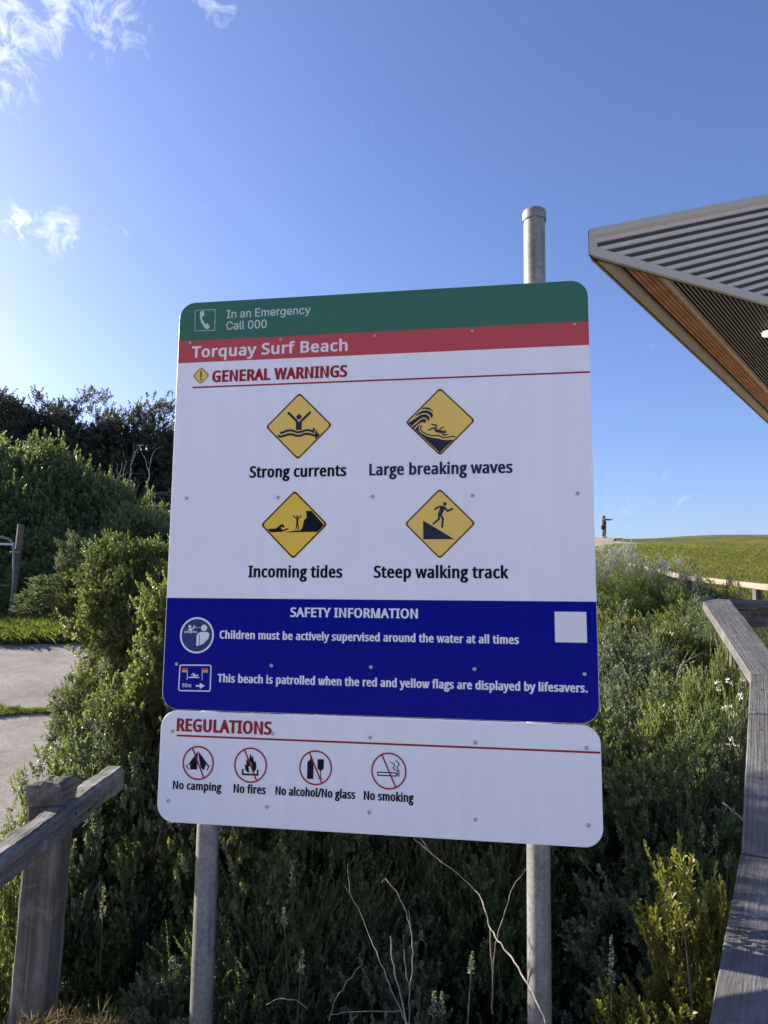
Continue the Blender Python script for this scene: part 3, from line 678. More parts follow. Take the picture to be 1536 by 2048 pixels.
GLY = json.loads(r'''{"N":{" ":[209,[]],"!":[216,[[131,161,85,161,65,573,151,573],[58,43,61,69,72,85,88,94,107,97,126,94,142,85,153,69,157,43,153,18,142,2,126,-8,107,-11,88,-8,72,2,61,18]]],".":[215,[[58,43,61,69,72,85,88,94,107,97,126,94,142,85,153,69,157,43,153,18,142,2,126,-8,107,-11,88,-8,72,2,61,18]]],"/":[298,[[290,573,77,0,8,0,221,573]]],"0":[459,[[419,287,418,242,415,201,409,163,395,112,376,70,349,37,316,12,276,-3,229,-8,170,1,122,27,86,70,60,129,48,176,42,229,39,287,41,346,48,399,58,446,83,504,119,547,167,573,229,581,287,573,335,547,372,504,399,446,410,399,417,346],[110,287,111,238,115,194,121,156,137,111,159,78,190,59,229,52,268,59,298,78,320,110,336,156,343,194,347,238,348,287,347,336,343,380,336,417,320,463,298,495,268,515,229,521,190,515,159,495,137,463,121,417,115,380,111,336]]],"9":[459,[[417,328,415,279,410,231,401,183,387,139,366,99,340,63,306,33,265,11,214,-3,154,-8,137,-8,117,-6,97,-4,82,0,82,60,97,56,115,53,134,50,152,50,204,54,245,68,278,90,303,118,322,153,334,192,342,235,346,281,341,281,327,263,310,247,290,233,266,223,237,216,204,214,158,219,118,235,85,260,61,294,45,336,40,387,46,443,63,491,90,529,127,557,171,575,223,581,262,577,299,565,332,545,361,518,384,483,402,439,413,388],[223,521,178,513,142,488,118,447,110,388,117,339,137,301,171,277,220,269,256,273,286,285,311,303,330,325,342,349,346,374,344,400,338,426,328,451,315,474,298,493,277,508,252,518]]],"A":[512,[[437,0,368,177,141,177,73,0,0,0,224,575,289,575,512,0],[282,415,279,424,274,438,269,455,263,473,259,489,255,500,251,484,247,468,242,452,238,438,230,415,165,241,346,241]]],"B":[521,[[241,573,307,569,361,558,404,541,434,515,453,478,459,431,456,399,446,371,431,347,409,328,382,313,350,304,350,300,384,292,415,279,441,261,461,236,474,203,478,163,472,115,454,74,425,42,385,19,337,5,279,0,78,0,78,573],[256,329,318,335,357,352,377,382,384,423,376,463,351,490,308,506,245,511,150,511,150,329],[150,269,150,61,265,61,330,68,371,91,394,125,401,168,398,197,388,221,370,241,344,256,307,266,260,269]]],"C":[507,[[323,517,280,513,241,502,206,482,178,456,155,423,139,383,129,337,125,286,128,241,135,200,147,164,175,117,213,83,262,62,322,55,359,57,394,62,427,69,460,78,460,15,427,5,393,-2,356,-7,312,-8,257,-4,208,8,166,28,130,56,101,90,78,131,62,178,52,230,49,287,51,329,57,369,67,406,89,456,120,499,159,534,206,559,261,575,324,581,367,578,409,572,448,561,482,547,453,486,425,497,394,508,360,515]]],"E":[446,[[398,0,78,0,78,573,398,573,398,509,150,509,150,330,383,330,383,268,150,268,150,63,398,63]]],"F":[416,[[150,0,78,0,78,573,398,573,398,509,150,509,150,306,383,306,383,243,150,243]]],"G":[584,[[326,302,524,302,524,22,478,8,431,-1,380,-6,323,-8,267,-4,217,8,173,28,136,55,105,89,81,130,63,176,52,229,49,286,53,343,65,395,84,442,111,482,145,517,186,544,233,564,286,577,346,581,392,578,437,572,478,561,516,547,489,484,457,497,421,508,382,515,342,517,298,514,259,505,225,489,181,455,150,409,136,373,127,332,124,286,127,243,134,202,146,166,175,119,216,84,251,68,292,58,340,55,375,56,404,59,429,63,452,68,452,238,326,238]]],"I":[272,[[239,0,32,0,32,42,99,57,99,515,32,531,32,573,239,573,239,531,172,515,172,57,239,42]]],"L":[420,[[78,0,78,573,150,573,150,64,400,64,400,0]]],"M":[727,[[330,0,142,502,139,502,140,484,142,461,143,435,144,407,144,377,144,347,144,0,78,0,78,573,184,573,361,103,364,103,544,573,650,573,650,0,578,0,578,352,578,380,579,408,580,435,581,460,583,482,584,501,581,501,390,0]]],"N":[609,[[532,0,447,0,141,476,138,476,139,455,141,432,143,378,144,349,144,320,144,0,78,0,78,573,161,573,467,99,470,99,469,115,468,137,467,164,466,193,465,223,464,249,464,573,532,573]]],"O":[626,[[577,287,576,244,570,204,561,166,540,116,510,73,473,38,428,13,375,-3,314,-8,251,-3,196,13,151,39,114,73,85,116,65,167,56,204,51,245,49,288,52,344,62,396,78,442,100,482,130,517,166,545,208,565,258,577,314,581,369,577,417,565,459,545,495,517,524,483,547,442,564,396,574,344],[125,287,127,241,134,200,145,163,171,117,207,83,255,62,314,55,373,62,420,83,456,117,481,163,492,200,499,241,501,287,496,354,481,411,456,457,421,491,373,511,314,518,255,511,207,490,171,457,145,411,134,374,127,333]]],"R":[499,[[236,573,301,568,353,555,393,532,422,500,439,460,444,410,440,368,427,334,408,306,385,285,358,269,330,257,487,0,403,0,264,237,150,237,150,0,78,0,78,573],[232,510,150,510,150,298,236,298,296,304,338,325,362,359,370,407,366,440,355,467,336,486,310,500,275,507]]],"S":[440,[[403,153,396,106,378,66,348,35,307,11,257,-3,198,-8,167,-7,137,-5,109,-1,83,4,61,11,41,19,41,88,73,76,113,65,156,57,201,55,240,57,273,66,298,79,316,98,327,120,330,147,327,173,318,194,302,213,277,230,242,247,196,265,161,279,131,294,106,311,85,330,69,351,57,375,50,403,48,435,54,477,71,513,99,542,136,563,180,576,231,581,276,578,318,572,355,562,389,549,366,487,336,499,302,508,266,515,229,517,196,515,169,507,148,494,133,478,124,457,121,434,124,407,133,386,149,367,172,351,204,335,246,318,293,299,332,279,362,255,385,228,398,194]]],"T":[446,[[259,0,187,0,187,509,8,509,8,573,437,573,437,509,259,509]]],"U":[586,[[513,202,507,146,489,95,459,52,416,20,380,4,338,-5,290,-8,225,-2,171,18,128,50,97,93,78,144,72,204,72,573,144,573,144,201,154,139,182,93,228,64,294,55,342,59,379,73,407,96,427,126,438,161,442,202,442,573,513,573]]],"W":[746,[[735,573,583,0,510,0,399,375,394,392,389,410,384,427,380,443,373,471,371,481,370,488,367,471,364,458,361,443,352,409,348,391,342,373,234,0,161,0,10,573,85,573,174,223,179,205,183,186,187,169,190,151,194,134,196,118,201,87,204,103,206,119,210,137,213,154,218,173,222,191,227,209,232,227,333,573,407,573,512,225,518,206,523,187,527,169,532,151,535,133,538,117,544,87,547,107,550,129,555,151,560,175,566,199,572,224,660,573]]],"Y":[454,[[227,291,376,573,454,573,263,222,263,0,191,0,191,219,0,573,79,573]]],"a":[450,[[231,437,279,433,318,422,347,403,376,358,385,293,385,0,334,0,320,61,317,61,298,40,279,22,258,9,234,-1,206,-6,172,-8,136,-5,103,6,75,23,55,48,41,80,37,119,50,176,87,219,127,238,179,251,243,257,316,259,316,285,310,330,293,359,265,375,227,380,194,378,163,370,133,359,106,347,84,400,115,414,151,426,190,434],[252,208,184,200,141,182,118,155,110,119,115,87,132,66,157,53,188,49,238,56,279,79,306,117,315,172,315,210]]],"b":[493,[[139,461,138,435,138,410,136,389,135,373,139,373,161,398,189,419,226,432,272,437,322,431,365,412,401,381,428,338,444,283,449,215,447,168,439,127,427,91,400,48,365,17,322,-2,272,-8,226,-3,189,10,161,31,139,55,133,55,119,0,68,0,68,609,139,609],[260,379,219,374,188,361,165,339,150,308,142,268,139,217,139,214,142,165,150,125,165,93,202,61,261,51,312,61,348,93,363,126,373,166,376,216,373,265,363,306,348,338,311,368]]],"c":[385,[[241,-8,187,-2,139,15,99,45,69,87,55,123,47,165,44,213,47,262,56,305,71,342,102,385,142,415,191,432,245,438,278,436,309,431,336,424,358,415,337,356,316,363,292,370,267,374,244,376,204,371,172,358,148,335,131,303,120,263,117,213,120,166,131,126,148,94,172,71,202,58,240,53,273,55,302,60,328,68,351,78,351,15,328,5,304,-2,275,-7]]],"d":[493,[[221,-8,171,-2,128,17,92,48,65,91,49,146,44,214,49,282,66,338,93,381,128,413,171,432,221,438,253,436,280,429,303,420,323,407,340,391,354,374,359,374,358,387,356,405,355,424,354,438,354,609,425,609,425,0,368,0,358,58,354,58,340,40,323,24,303,11,279,1,252,-6],[232,51,290,60,328,88,348,135,355,200,355,213,352,263,343,304,329,336,291,369,231,379,181,368,146,334,130,300,120,260,117,213,120,165,130,125,146,93,181,61]]],"e":[452,[[234,438,286,432,329,414,364,385,390,346,406,299,411,244,411,201,117,201,127,137,154,90,197,62,254,52,293,54,327,60,359,69,392,82,392,20,359,8,327,-1,292,-6,251,-8,194,-2,143,17,101,48,70,91,56,126,47,167,44,212,47,257,55,297,68,333,96,378,134,411,181,431],[233,380,188,372,154,348,130,309,119,257,338,257,335,292,326,322,312,346,292,364,266,376]]],"f":[276,[[266,375,158,375,158,0,87,0,87,375,12,375,12,408,87,432,87,457,92,507,104,547,124,577,152,597,186,609,227,613,252,612,274,609,294,604,310,599,292,544,278,548,262,552,245,555,228,556,197,550,175,532,162,502,158,458,158,430,266,430]]],"g":[409,[[403,430,226,430,125,412,61,361,38,282,44,238,61,201,91,170,133,147,133,145,83,121,65,83,76,56,108,29,47,4,11,-35,0,-90,26,-157,96,-203,198,-220,307,-204,377,-157,401,-83,390,-33,350,10,277,36,204,53,161,71,146,92,178,122,249,136,320,173,348,216,360,270,351,318,315,364,403,364],[283,281,273,238,244,211,201,200,156,210,125,238,115,279,126,318,157,346,200,356,259,334],[319,-90,305,-124,264,-145,200,-152,135,-145,94,-123,80,-86,93,-53,127,-30,178,-21,238,-27,294,-48]]],"h":[496,[[139,431,138,415,138,399,136,384,135,370,140,370,155,391,174,407,196,420,221,429,247,435,273,437,321,433,360,421,391,400,413,370,426,330,431,280,431,0,361,0,361,275,355,321,338,353,308,372,265,379,222,374,189,360,166,338,150,308,142,269,139,222,139,0,68,0,68,609,139,609]]],"i":[207,[[139,430,139,0,68,0,68,430],[104,591,119,588,133,580,142,566,145,546,142,526,133,512,119,504,104,501,88,504,75,512,66,526,63,546,66,566,75,580,88,588]]],"k":[428,[[138,291,138,276,137,257,135,221,138,221,144,229,152,240,172,264,181,276,189,285,326,430,409,430,235,246,421,0,336,0,187,200,138,158,138,0,68,0,68,609,138,609]]],"l":[207,[[139,0,68,0,68,609,139,609]]],"m":[750,[[540,438,603,429,649,401,669,371,681,330,685,280,685,0,615,0,615,277,610,321,594,353,567,372,528,379,474,369,438,342,418,298,411,237,411,0,342,0,342,277,339,308,332,333,320,353,303,367,281,376,253,379,215,374,185,360,164,338,150,308,141,269,139,223,139,0,68,0,68,430,125,430,136,371,140,371,155,392,173,409,194,422,217,431,241,436,266,438,312,433,349,420,378,398,398,366,402,366,427,398,461,420,499,433]]],"n":[496,[[275,438,322,434,361,421,391,401,413,371,426,330,431,280,431,0,361,0,361,275,355,321,338,353,308,372,265,379,204,368,166,338,146,289,139,223,139,0,68,0,68,430,125,430,136,371,140,371,156,392,175,409,198,422,222,431,248,436]]],"o":[485,[[442,216,438,165,428,121,411,82,388,51,359,25,324,7,285,-4,241,-8,200,-4,163,7,129,25,100,51,77,82,59,121,48,165,44,216,47,261,55,301,68,336,97,380,137,412,186,431,244,438,299,431,347,412,387,380,417,336,431,301,439,261],[117,216,120,169,130,128,147,95,172,71,203,56,243,51,282,56,314,71,339,95,356,128,366,169,369,216,365,263,355,303,338,335,314,359,282,374,242,379,185,368,147,335,130,303,120,263]]],"p":[493,[[273,438,322,432,365,413,401,383,428,339,444,284,449,216,447,170,439,129,427,93,401,49,365,17,322,-2,272,-8,241,-6,213,1,190,11,170,24,153,38,139,55,134,55,136,39,137,20,138,1,139,-16,139,-192,68,-192,68,430,126,430,136,371,139,371,153,389,170,405,189,419,213,429,240,436],[260,379,221,374,190,362,167,342,152,313,142,275,139,229,139,216,142,167,150,126,165,93,188,70,220,55,261,51,297,56,326,72,348,98,364,131,373,171,376,217,373,262,363,302,348,334,311,367]]],"q":[493,[[354,-9,355,7,355,25,356,43,358,58,354,58,332,32,303,11,266,-3,219,-8,170,-2,128,17,93,48,66,91,49,146,44,214,47,261,54,302,67,338,93,381,129,413,172,432,221,438,267,433,304,419,333,397,355,371,358,371,369,430,425,430,425,-192,354,-192],[233,51,272,55,304,67,327,87,342,116,352,153,355,199,355,213,352,263,343,305,328,337,290,369,231,379,181,368,145,334,130,300,120,260,117,213,120,165,130,126,146,93,182,61]]],"r":[331,[[269,438,281,438,295,437,308,435,319,433,310,368,299,370,287,372,275,373,264,374,240,371,217,363,195,351,176,334,161,313,149,289,141,261,139,229,139,0,68,0,68,430,126,430,134,351,137,351,152,374,170,395,191,413,214,426,240,435]]],"s":[384,[[348,119,343,80,327,49,302,24,268,6,226,-4,176,-8,135,-6,99,-1,68,8,42,19,42,83,70,71,104,60,141,52,178,49,224,53,256,66,274,86,280,112,278,128,271,141,259,154,239,167,212,180,174,196,135,212,103,228,76,245,57,266,45,292,41,324,52,372,85,408,118,425,157,435,202,438,240,436,275,430,308,421,339,409,315,353,287,363,258,372,228,378,197,380,159,377,131,366,114,350,108,328,111,312,119,298,133,286,154,274,182,261,219,246,257,231,289,215,314,197,333,176,344,150]]],"t":[289,[[212,50,228,50,245,53,260,55,272,59,272,5,258,0,240,-4,219,-7,200,-8,167,-5,138,4,112,20,91,44,78,79,74,125,74,375,13,375,13,409,75,437,103,528,144,528,144,430,269,430,269,375,144,375,144,127,149,93,163,69,185,54]]],"u":[496,[[427,430,427,0,370,0,359,57,356,57,340,36,321,20,298,8,273,-1,247,-6,220,-8,173,-4,134,8,103,29,81,59,68,99,63,148,63,430,135,430,135,153,141,108,158,76,188,57,230,51,273,55,306,69,330,91,345,121,354,160,357,206,357,430]]],"v":[407,[[163,0,0,430,75,430,167,176,173,158,180,137,187,116,193,96,198,78,201,63,204,63,208,78,214,96,220,117,227,138,234,158,241,176,332,430,407,430,244,0]]],"w":[630,[[346,243,336,276,331,292,328,308,321,335,318,347,316,357,313,357,311,347,308,335,305,322,302,307,298,292,294,275,289,259,284,242,207,1,127,1,9,431,82,431,141,201,147,178,153,154,158,131,163,109,167,90,169,73,172,73,175,84,178,97,185,128,189,144,193,160,197,175,201,188,277,431,354,431,428,188,434,169,440,149,446,129,451,109,455,90,457,74,460,74,463,89,466,108,471,129,477,153,483,177,489,201,549,431,621,431,502,1,419,1]]],"x":[424,[[170,220,22,430,102,430,213,268,322,430,402,430,253,220,410,0,330,0,213,172,94,0,14,0]]],"y":[409,[[1,430,76,430,169,185,177,164,184,144,191,124,196,105,201,86,205,68,209,68,215,91,224,121,234,153,245,186,333,430,409,430,224,-59,207,-97,188,-130,165,-156,138,-176,106,-188,67,-192,49,-192,34,-190,20,-188,9,-186,9,-130,19,-132,30,-133,43,-134,56,-135,79,-132,99,-126,116,-114,130,-99,142,-80,152,-59,174,-2]]]},"I":{" ":[188,[]],"0":[453,[[227,-7,174,1,130,24,95,62,69,113,57,155,50,202,48,254,50,306,57,353,69,395,95,447,130,484,174,508,227,516,279,508,323,484,358,447,384,395,396,353,403,306,405,254,403,202,396,155,384,113,359,62,323,24,279,1],[227,50,261,56,290,74,313,103,330,144,340,194,344,254,340,314,330,365,313,405,290,435,261,453,227,460,192,453,163,435,140,405,123,365,113,314,109,254,113,194,123,144,140,103,163,74,192,56]]],"C":[510,[[267,-7,225,-3,186,7,150,25,119,49,92,79,70,115,53,157,44,203,40,254,44,305,53,352,70,393,92,429,119,459,150,484,186,501,225,512,267,516,305,513,340,504,373,490,402,471,427,447,448,418,463,385,473,348,408,348,401,373,389,395,375,413,357,428,337,440,315,449,292,454,267,456,223,450,184,432,150,403,125,364,109,314,103,254,109,194,125,145,151,105,184,76,223,59,267,53,292,55,315,60,337,69,357,81,375,96,389,114,401,136,408,160,473,160,463,124,448,91,428,62,402,38,373,19,341,5,305,-4]]],"E":[419,[[60,0,60,509,372,509,372,452,125,452,125,286,355,286,355,229,125,229,125,57,375,57,375,0]]],"I":[300,[[31,0,31,57,118,57,118,452,31,452,31,509,269,509,269,452,183,452,183,57,269,57,269,0]]],"a":[389,[[160,-9,126,-5,94,5,68,22,48,45,35,73,30,108,34,138,43,161,58,179,78,193,100,203,125,211,152,216,178,220,209,224,234,227,252,230,265,235,273,243,276,255,276,257,273,279,267,297,256,311,240,322,220,329,196,331,171,329,149,322,132,313,118,301,107,288,100,274,41,291,57,322,79,346,104,364,133,375,163,382,194,384,215,383,239,379,263,372,286,360,306,343,322,320,333,290,337,251,337,0,277,0,277,52,272,52,264,38,252,25,236,12,215,1,190,-6],[170,45,202,49,228,59,248,74,263,93,272,115,276,138,276,190,270,186,259,182,246,179,231,176,216,173,200,171,175,168,154,164,134,159,117,150,103,139,95,124,92,105,94,87,102,72,114,61,130,52,149,47]]],"c":[396,[[207,-8,159,-2,117,16,82,46,56,85,40,133,34,187,40,243,56,291,82,330,117,360,159,378,207,384,234,383,260,377,284,368,305,356,324,341,340,322,353,301,362,277,303,262,298,276,290,289,281,301,270,311,257,319,242,325,226,329,207,330,173,325,145,310,124,287,108,258,99,224,96,187,99,151,108,117,124,89,145,66,173,51,207,46,226,48,243,52,258,58,271,66,282,76,292,89,299,102,304,117,363,102,354,78,341,56,325,37,306,21,285,9,261,-1,235,-6]]],"e":[404,[[212,-8,161,-2,117,16,82,46,56,85,40,132,34,187,39,242,55,290,81,329,115,359,157,378,205,384,236,382,266,374,294,361,319,341,341,315,357,282,368,242,371,194,371,169,75,169,75,221,338,221,310,202,307,237,298,269,283,294,263,314,237,326,205,330,173,326,146,313,125,294,109,270,99,241,96,211,96,178,100,139,110,106,128,80,151,61,179,50,212,46,234,48,254,53,271,61,285,73,297,88,306,105,365,91,353,63,335,39,311,19,283,4,249,-5]]],"g":[425,[[207,-151,168,-148,134,-140,105,-127,82,-110,64,-91,51,-69,101,-41,110,-53,122,-66,136,-78,154,-88,178,-95,207,-97,249,-92,282,-75,304,-47,311,-6,311,68,306,68,298,56,287,41,272,28,252,16,227,8,195,5,152,10,113,27,80,53,55,90,39,136,34,191,39,246,55,293,80,332,112,361,152,378,196,384,228,382,253,373,273,360,288,346,299,331,308,319,313,319,313,379,372,379,372,-9,367,-54,350,-90,324,-117,291,-136,251,-147],[205,59,237,63,264,75,285,95,300,121,309,154,312,193,309,231,300,264,285,291,264,312,237,325,205,330,172,325,145,312,124,290,109,262,99,229,96,193,99,155,109,123,124,96,145,76,172,63]]],"l":[189,[[139,-2,101,3,74,20,58,47,53,84,53,509,114,509,114,99,115,77,120,62,130,54,146,52,154,52,160,53,165,53,170,54,181,3,172,1,162,-1,151,-2]]],"m":[610,[[53,0,53,379,112,379,112,295,108,295,118,323,132,346,151,363,172,376,195,384,219,386,257,380,287,361,309,331,321,295,312,295,322,321,337,343,357,361,381,375,407,383,437,386,468,383,497,372,522,354,541,328,553,296,557,255,557,0,496,0,496,254,490,289,473,313,447,326,419,330,395,328,374,320,358,307,345,290,338,270,335,247,335,0,274,0,274,260,269,288,253,311,229,326,199,330,178,328,158,320,140,307,126,289,117,266,114,238,114,0]]],"n":[410,[[114,227,114,0,53,0,53,379,112,379,112,287,102,287,124,332,152,362,187,379,227,384,264,380,295,369,321,349,341,321,353,285,357,240,357,0,296,0,296,235,290,275,273,304,246,323,210,329,184,326,161,317,141,303,126,283,117,257]]],"r":[259,[[53,0,53,379,112,379,112,321,115,321,130,347,152,367,181,380,213,385,221,385,229,384,243,384,243,322,239,323,230,324,219,325,207,326,182,323,159,315,140,301,126,284,117,262,114,237,114,0]]],"y":[389,[[47,-139,61,-86,71,-87,88,-90,104,-89,118,-84,130,-74,141,-58,151,-36,163,-1,17,379,84,379,165,155,177,121,187,87,196,53,206,21,184,21,193,53,202,87,212,121,224,155,305,379,371,379,204,-58,191,-85,177,-107,159,-124,139,-136,117,-143,91,-145,77,-145,65,-143,54,-141]]]}}''')
def rdp(P, tol):
    def seg(a, b):
        if b - a < 2: return []
        A_, B_ = Vector(P[a]), Vector(P[b % len(P)]); d = B_ - A_; L = d.length or 1e-9; best = 0; bi = None
        for i in range(a + 1, b):
            v = Vector(P[i]) - A_; e = abs(v.x * d.y - v.y * d.x) / L
            if e > best: best, bi = e, i
        return seg(a, bi) + [bi] + seg(bi, b) if best > tol else []
    n = len(P)
    if n < 5: return P
    f_ = max(range(n), key=lambda i: (Vector(P[i]) - Vector(P[0])).length)
    return [P[i % n] for i in [0] + seg(0, f_) + [f_] + seg(f_, n)]
def offset_loops(loops, dx, dy):
    out = []
    for lp in loops:
        P = []
        for p in lp:
            if not P or (abs(P[-1][0] - p[0]) + abs(P[-1][1] - p[1])) > 11: P.append(p)
        if len(P) > 1 and abs(P[0][0] - P[-1][0]) + abs(P[0][1] - P[-1][1]) <= 11: P.pop()
        P = rdp(P, 4.5)
        n = len(P)
        if n < 3: continue
        Q = []
        for k in range(n):
            a, b, c = Vector(P[k - 1]), Vector(P[k]), Vector(P[(k + 1) % n])
            d1 = (b - a).normalized(); d2 = (c - b).normalized()
            n1 = Vector((-d1.y, d1.x)); n2 = Vector((-d2.y, d2.x)); m = (n1 + n2)
            if m.length < 1e-4: m = n1
            m.normalize(); turn = (d1.x * d2.y - d1.y * d2.x) * (1 if dx > 0 else -1); s = 1 / max(0.30 if turn > 0 else 0.5, m.dot(n1))
            Q.append((b.x + m.x * dx * s, b.y + m.y * dy * s))
        out.append(Q)
    return out
def area(lp): return sum(lp[k - 1][0] * lp[k][1] - lp[k][0] * lp[k - 1][1] for k in range(len(lp))) / 2
def text(s, pL, pR, pTop, mat, parent, y, font='N', bold=0.04, boldy=None, track=None, kern=None):
    """one line of lettering: ink from pL to pR on the baseline, capitals as high as pTop"""
    G = GLY[font]; a = S(*pL); b = S(*pR); t = S(*pTop)
    z0 = 0.5 * (a[1] + b[1]); cap = t[1] - a[1]; sz_ = cap / 573.0 if font == 'N' else cap / CAPI
    if track is None: track = 0 if font == 'I' else 14 + 560 * bold
    x = 0; items = []
    for ch in s:
        adv, cs = G[ch]; items.append((x, [[(c[i], c[i + 1]) for i in range(0, len(c), 2)] for c in cs])); x += adv + track
    xs_ = [p[0] + ox for ox, cs in items for c in cs for p in c]
    x0, x1 = min(xs_), max(xs_); sxx = (b[0] - a[0]) / (x1 - x0)
    d = bold * cap; dx = d / sxx; dy = (boldy if boldy is not None else bold * 0.55) * cap / sz_
    fl = Flat(y)
    for ox, cs in items:
        if not cs: continue
        big = max(cs, key=lambda c: abs(area(c))); sg = 1 if area(big) < 0 else -1    # outline normals outward
        off = offset_loops(cs, dx * sg, dy * sg) if d > 0 else cs
        # separate outer shapes with their holes
        outs = [c for c in off if (area(c) < 0) == (sg > 0)]; holes = [c for c in off if (area(c) < 0) != (sg > 0)]
        for o_ in outs:
            bx = (min(p[0] for p in o_), max(p[0] for p in o_), min(p[1] for p in o_), max(p[1] for p in o_))
            hs = [h for h in holes if bx[0] < h[0][0] < bx[1] and bx[2] < h[0][1] < bx[3]]
            fl.poly([[(a[0] + (p[0] + ox - x0) * sxx, z0 + p[1] * sz_) for p in c] for c in [o_] + hs], step=False)
    return fl.build('lettering', mat, parent)
CAPI = max(v for c in GLY['I']['E'][1] for v in c[1::2])
YB = -0.0008                                                    # print on the bands
text('In an Emergency', (453.8, 634.0), (620.9, 630.2), (453.8, 618.0), PGREY, wp, YB, 'I', 0.02)
text('Call 000', (452.9, 659.1), (533.3, 656.9), (452.9, 642.5), PGREY, wp, YB, 'I', 0.02)
text('Torquay Surf Beach', (384.6, 713.2), (694, 703.1), (384.6, 692), PRINTW, wp, YB, 'N', 0.052, 0.035)
text('GENERAL WARNINGS', (425.8, 762.6), (692.9, 754.7), (425.8, 741.0), DRED, wp, YB, 'N', 0.08, 0.04)
text('Strong currents', (500.4, 954.3), (691.5, 952.3), (500.4, 932.8), BLACK, wp, YB, 'N', 0.064, 0.035)
text('Large breaking waves', (739.8, 950.6), (1023.8, 945.2), (739.8, 928.6), FADED, wp, YB, 'N', 0.064, 0.035)
text('Incoming tides', (497.9, 1154.3), (683.3, 1154.9), (497.9, 1132), BLACK, wp, YB, 'N', 0.064, 0.035)
text('Steep walking track', (748.8, 1155.0), (1015, 1156.4), (748.8, 1132), BLACK, wp, YB, 'N', 0.064, 0.035)
text('SAFETY INFORMATION', (581.7, 1233.3), (834.6, 1236.3), (581.7, 1215.4), PRINTW, wp, YB, 'N', 0.066, 0.03)
text('Children must be actively supervised around the water at all times', (440, 1277.5), (1036.7, 1286.7), (440, 1262.2), PRINTW, wp, YB, 'N', 0.066, 0.03)
text('This beach is patrolled when the red and yellow flags are displayed by lifesavers.', (436.1, 1363.3), (1174.5, 1385.3), (436.1, 1347.6), PRINTW, wp, YB, 'N', 0.07, 0.03)
YR = 0.0002
text('REGULATIONS', (354.7, 1462.1), (541.3, 1468.3), (354.7, 1438), DRED, rp, YR, 'N', 0.08, 0.04)
text('No camping', (346.3, 1577.7), (441.5, 1582.0), (346.3, 1562.2), BLACK, rp, YR, 'N', 0.068, 0.035)
text('No fires', (467.7, 1585.4), (530.4, 1587.8), (467.7, 1569), BLACK, rp, YR, 'N', 0.068, 0.035)
text('No alcohol/No glass', (551.6, 1590.1), (709.4, 1597.0), (551.6, 1573.7), BLACK, rp, YR, 'N', 0.068, 0.035)
text('No smoking', (728.4, 1599.6), (826.1, 1603.8), (728.4, 1582.8), BLACK, rp, YR, 'N', 0.068, 0.035)

class Crop:                                                     # reads tracings made on an enlarged detail
    def __init__(s_, ox, oy, k): s_.o = (ox, oy); s_.k = k; s_.u = abs(S(ox + 50, oy)[0] - S(ox, oy)[0]) / 50 / k
    def p(s_, X, Y): return S(s_.o[0] + X / s_.k, s_.o[1] + Y / s_.k)
    def P(s_, L): return [s_.p(*q) for q in L]
def rounddiamond(c, pts, r, n=5):
    P = [Vector(p) for p in c.P(pts)]; out = []
    for k in range(4):
        a, b, d = P[k - 1], P[k], P[(k + 1) % 4]
        u = (a - b).normalized(); v = (d - b).normalized()
        p0 = b + u * r; p1 = b + v * r
        for i in range(n + 1):
            t = i / n; q = p0 * (1 - t) ** 2 + b * 2 * t * (1 - t) + p1 * t * t; out.append((q.x, q.y))
    return out
def shrink(lp, d):
    cx = sum(p[0] for p in lp) / len(lp); cz = sum(p[1] for p in lp) / len(lp)
    R_ = max(math.hypot(p[0] - cx, p[1] - cz) for p in lp); k = 1 - d * 1.414 / R_
    return [(cx + (x - cx) * k, cz + (z - cz) * k) for x, z in lp]
def square_diamond(c, pts):
    P = c.P(pts); cx = sum(p[0] for p in P) / 4; cz = sum(p[1] for p in P) / 4
    R_ = sum(math.hypot(p[0] - cx, p[1] - cz) for p in P) / 4
    class Q:                                                    # regular diamond
        def P(s_, L): return [(cx, cz + R_), (cx + R_, cz), (cx, cz - R_), (cx - R_, cz)]
    return Q()
def diamond(c, pts, y=-0.0004, ring=24):
    f = Flat(y); q = square_diamond(c, pts)
    o = rounddiamond(q, pts, 0.010)
    f.mi = 0; f.poly([[(cx_, cz_) for cx_, cz_ in shrink(o, -0.0012)]])
    f.mi = 1; f.poly([o])
    f.mi = 0; f.poly([shrink(o, ring * c.u)])
    f.mi = 1
    return f
PM = [YELLOW, BLACK]; PMF = [YELLOW2, FADED]
c = Crop(520, 775, 9.6); u = c.u
f = diamond(c, [(760, 105), (1385, 725), (730, 1385), (110, 755)])
f.disc(c.p(750, 565), 50 * u)
f.stroke(c.P([(552, 492), (700, 640), (735, 690)]), 46 * u); f.stroke(c.P([(962, 482), (800, 640), (760, 690)]), 46 * u)
f.poly([c.P([(688, 650), (740, 668), (806, 650), (803, 815), (692, 818)])])
f.stroke(c.P([(385, 870), (430, 872), (500, 838), (580, 822), (650, 838), (720, 862), (790, 852), (870, 824), (940, 822), (1030, 850)]), 42 * u, caps=False)
f.stroke(c.P([(345, 930), (400, 945), (470, 928), (540, 902), (620, 902), (700, 930), (770, 930), (850, 897), (920, 890), (990, 905), (1065, 928)]), 44 * u, caps=False)
f.poly([c.P([(1018, 768), (1118, 850), (1048, 818), (1042, 885), (1018, 870)])]); f.poly([c.P([(1060, 830), (1155, 912), (1062, 1002)])])
f.build('pictogram', PMF, wp, 'yellow diamond of a swimmer with raised arms in a current')
c = Crop(800, 765, 9.6); u = c.u
f = diamond(c, [(770, 105), (1440, 725), (765, 1408), (108, 770)])
